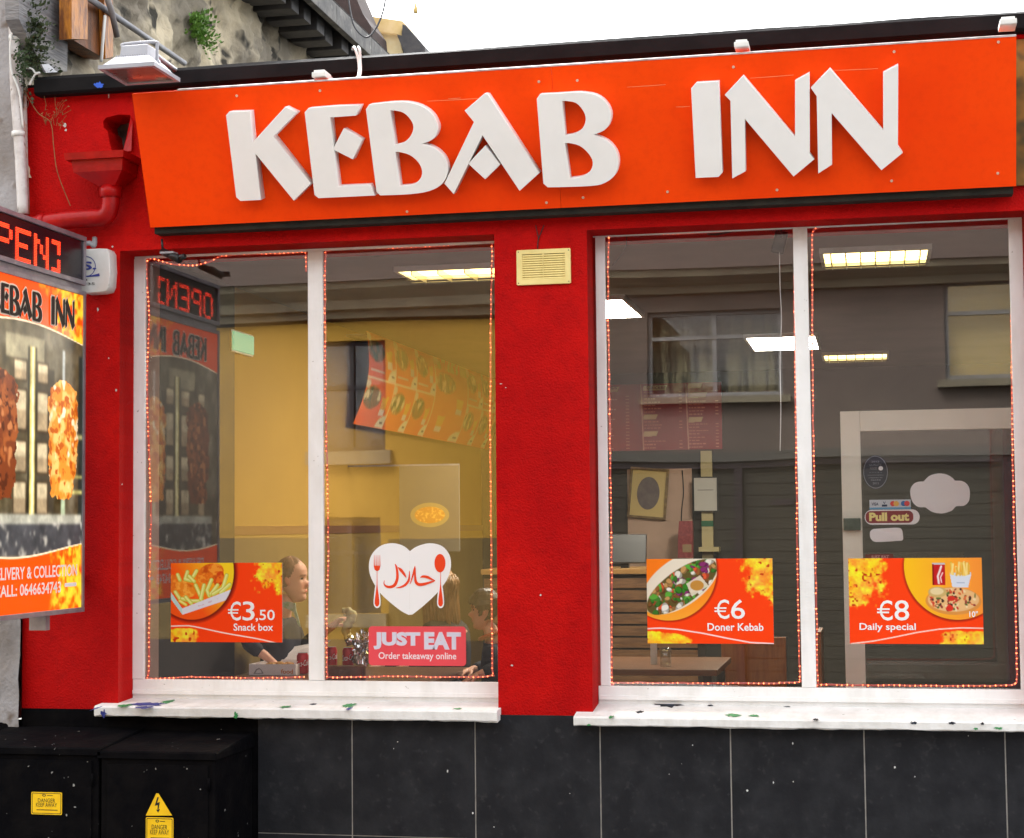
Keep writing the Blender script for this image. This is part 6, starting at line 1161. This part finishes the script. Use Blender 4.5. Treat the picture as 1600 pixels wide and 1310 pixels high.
# ================================================================== houses across the street (seen as reflections in the glass)
YV = 10.0; YO = 2 * Y_PANE - YV                                # real wall face, mirrored image of the virtual depth
def RX(px, py=600): return P(px, py, YV).x
def RZ(py, px=1100): return P(px, py, YV).z
M_opp = mat('pale grey render', (.125, .095, .078), (.10, .078, .064), 1.3, .85, bump=.2, bscale=20)
M_oppy = mat('ochre render', (.36, .20, .022), (.32, .175, .019), 1.0, .85); M_cor = mat('stone cornice', (.20, .17, .11), (.15, .125, .085), 3, .8); M_dkw = mat('dark window', (.012, .012, .016), None, rough=.1)
def opp_house(label, x0, x1, ztop, wins, m, seed, zb=0.0, M_white=M_white, sl=.07):
    t = thing('opposite_house', label, 'house', ((x0 + x1) / 2, YO, 0)); sh_ = [[(x0, zb), (x1, zb), (x1, ztop), (x0, ztop)]] + [[(a, c), (b, c), (b, d), (a, d)] for a, b, c, d, *_ in wins]
    # front faces +Y
    PO = Plane((0, YO, 0), (-1, 0, 0), (0, 0, 1)); fl_ = [[(-a, b) for a, b in lp] for lp in sh_]; shape('wall', [fl_], m, PO, t, off=-.3, thick=.3)
    for a, b, c, d, tr_, mw in wins:
        w_ = box('window_frame', (a, YO - .12, c), (b, YO - .06, c + .045), M_white, t)
        box('frame_bar', (a, YO - .12, d - .045), (b, YO - .06, d), M_white, w_)
        for xx in (a, (a + b) / 2 - .022, b - .045): box('frame_bar', (xx, YO - .1195, c + .045), (xx + .045, YO - .0605, d - .045), M_white, w_)
        if tr_: box('frame_bar', (a + .045, YO - .119, tr_ - .02), (b - .045, YO - .055, tr_ + .02), M_white, w_)
        box('pane', (a + .01, YO - .10, c + .01), (b - .01, YO - .094, d - .01), M_glass2, w_)
        box('curtain', (a, YO - .22, c), (b, YO - .2, d), mw, w_); box('sill', (a - .08, YO - .06, c - sl), (b + .08, YO + .09, c - .002), M_cor, w_)
    return t
net = mat('net curtain', (.22, .19, .11), (.06, .055, .035), 14, .9, stretch=(1, 1, .08), mixlo=.45, mixhi=.55); warm = emit('lit curtain', (1.0, .66, .16), .10, (.34, .25, .09))
zc1 = RZ(448); xs0, xs1 = RX(800), RX(2100, 600)
oh = opp_house('grey rendered house across the street, reflected in the right hand panes', xs0, xs1, zc1, [(RX(1012), RX(1222), RZ(622), RZ(484), RZ(527), net), (RX(1478), RX(1700), RZ(606), RZ(452), RZ(500), warm)], M_opp, 1, RZ(706), mat('dull white sash', (.24, .23, .22), (.18, .17, .16), 6, .6))
oh2 = opp_house('ochre house across the street, reflected in the left hand panes', RX(-700), xs0 - .002, RZ(505, 500), [(RX(492), RX(602), RZ(704, 550), RZ(535, 550), RZ(606, 550), M_dkw), (RX(492), RX(594), RZ(960, 550), RZ(808, 550), RZ(864, 550), M_dkw)], M_oppy, 2, 0.0, mat('dark grey sash', (.02, .02, .022)), .14)
box('shopfront', (RX(-700), YO - .002, .0), (xs0 - .004, YO + .03, RZ(1000, 550)), mat('dark shopfront', (.02, .016, .014), None, rough=.5), oh2)
for a_, b_ in ((RX(-700), RX(492) - .09), (RX(594) + .09, xs0 - .004)): box('reflection_dimmer', (a_, YO + .001, RZ(1000, 550) + .001), (b_, YO + .025, RZ(842, 550)), mat('reflection dimming brown', (.13, .085, .022), (.11, .07, .018), 2, .8), oh2)  # added darker band that dims this house's reflection over the diners
def cornice(parent, x0, x1, z0, z1):
    prof = [(.0, z0), (.06, z0), (.07, z0 + .07), (.13, z0 + .09), (.15, (z0 + z1) / 2), (.24, z1 - .07), (.26, z1), (.0, z1)]; bm = bmesh.new(); A = [bm.verts.new((x0, YO + .001 + a, z)) for a, z in prof]; B = [bm.verts.new((x1, YO + .001 + a, z)) for a, z in prof]; bm.faces.new(A); bm.faces.new(B[::-1])
    for k in range(len(A)): bm.faces.new((A[k], A[(k + 1) % len(A)], B[(k + 1) % len(A)], B[k]))
    bmesh.ops.recalc_face_normals(bm, faces=bm.faces); obj('cornice', bm_mesh(bm), M_cor, parent)
cornice(oh, xs0, xs1, RZ(456), RZ(424)); cornice(oh2, RX(-700), xs0 - .003, RZ(500, 500), RZ(448, 500))
M_oroof = mat('brown roof slates', (.062, .042, .032), (.048, .033, .025), 2, .7, stretch=(1, 4, 1))
for par, x0, x1, z in ((oh, xs0, xs1, RZ(424) + .001), (oh2, RX(-700), xs0 - .003, RZ(448, 500) + .001)):
    bm = bmesh.new(); v = [bm.verts.new(p) for p in ((x0, YO + .28, z), (x1, YO + .28, z), (x1, YO - 3.5, z + 3.0), (x0, YO - 3.5, z + 3.0), (x0, YO - 7, z), (x1, YO - 7, z))]; bm.faces.new((v[0], v[1], v[2], v[3])); bm.faces.new((v[3], v[2], v[5], v[4])); bm.faces.new((v[0], v[3], v[4])); bm.faces.new((v[1], v[5], v[2])); bmesh.ops.recalc_face_normals(bm, faces=bm.faces); obj('roof', bm_mesh(bm), M_oroof, par)
# boarded ground floor of the grey house
M_oliv = mat('olive boarding', (.022, .019, .011), (.016, .014, .009), 3, .7); M_pur = mat('dark plum paint', (.018, .010, .014), None, rough=.5)
x0, x1 = RX(905), RX(1800); zz = .02; ztp = RZ(730); bh_ = .118
while zz < ztp - .02:
    box('board', (x0, YO - .04, zz), (x1, YO - .02, min(zz + bh_ - .006, ztp)), M_oliv, oh); zz += bh_
box('board_backing', (x0, YO - .08, 0), (x1, YO - .045, ztp), M_pur, oh); box('lintel', (RX(800), YO - .1, ztp), (RX(2100), YO + .02, RZ(720)), M_pur, oh); box('signboard', (RX(800), YO - .1, RZ(720) + .001), (RX(2100), YO + .05, RZ(706) - .001), mat('grey signboard', (.07, .065, .055)), oh)
for a, b in ((1145, 1157), (1560, 1585), (905, 920)): box('post', (RX(a), YO - .019, 0), (RX(b), YO + .03, ztp - .001), M_pur, oh)
box('door_plate', (RX(1201), YO - .0195, RZ(789)), (RX(1238), YO - .005, RZ(780)), M_pur, oh)
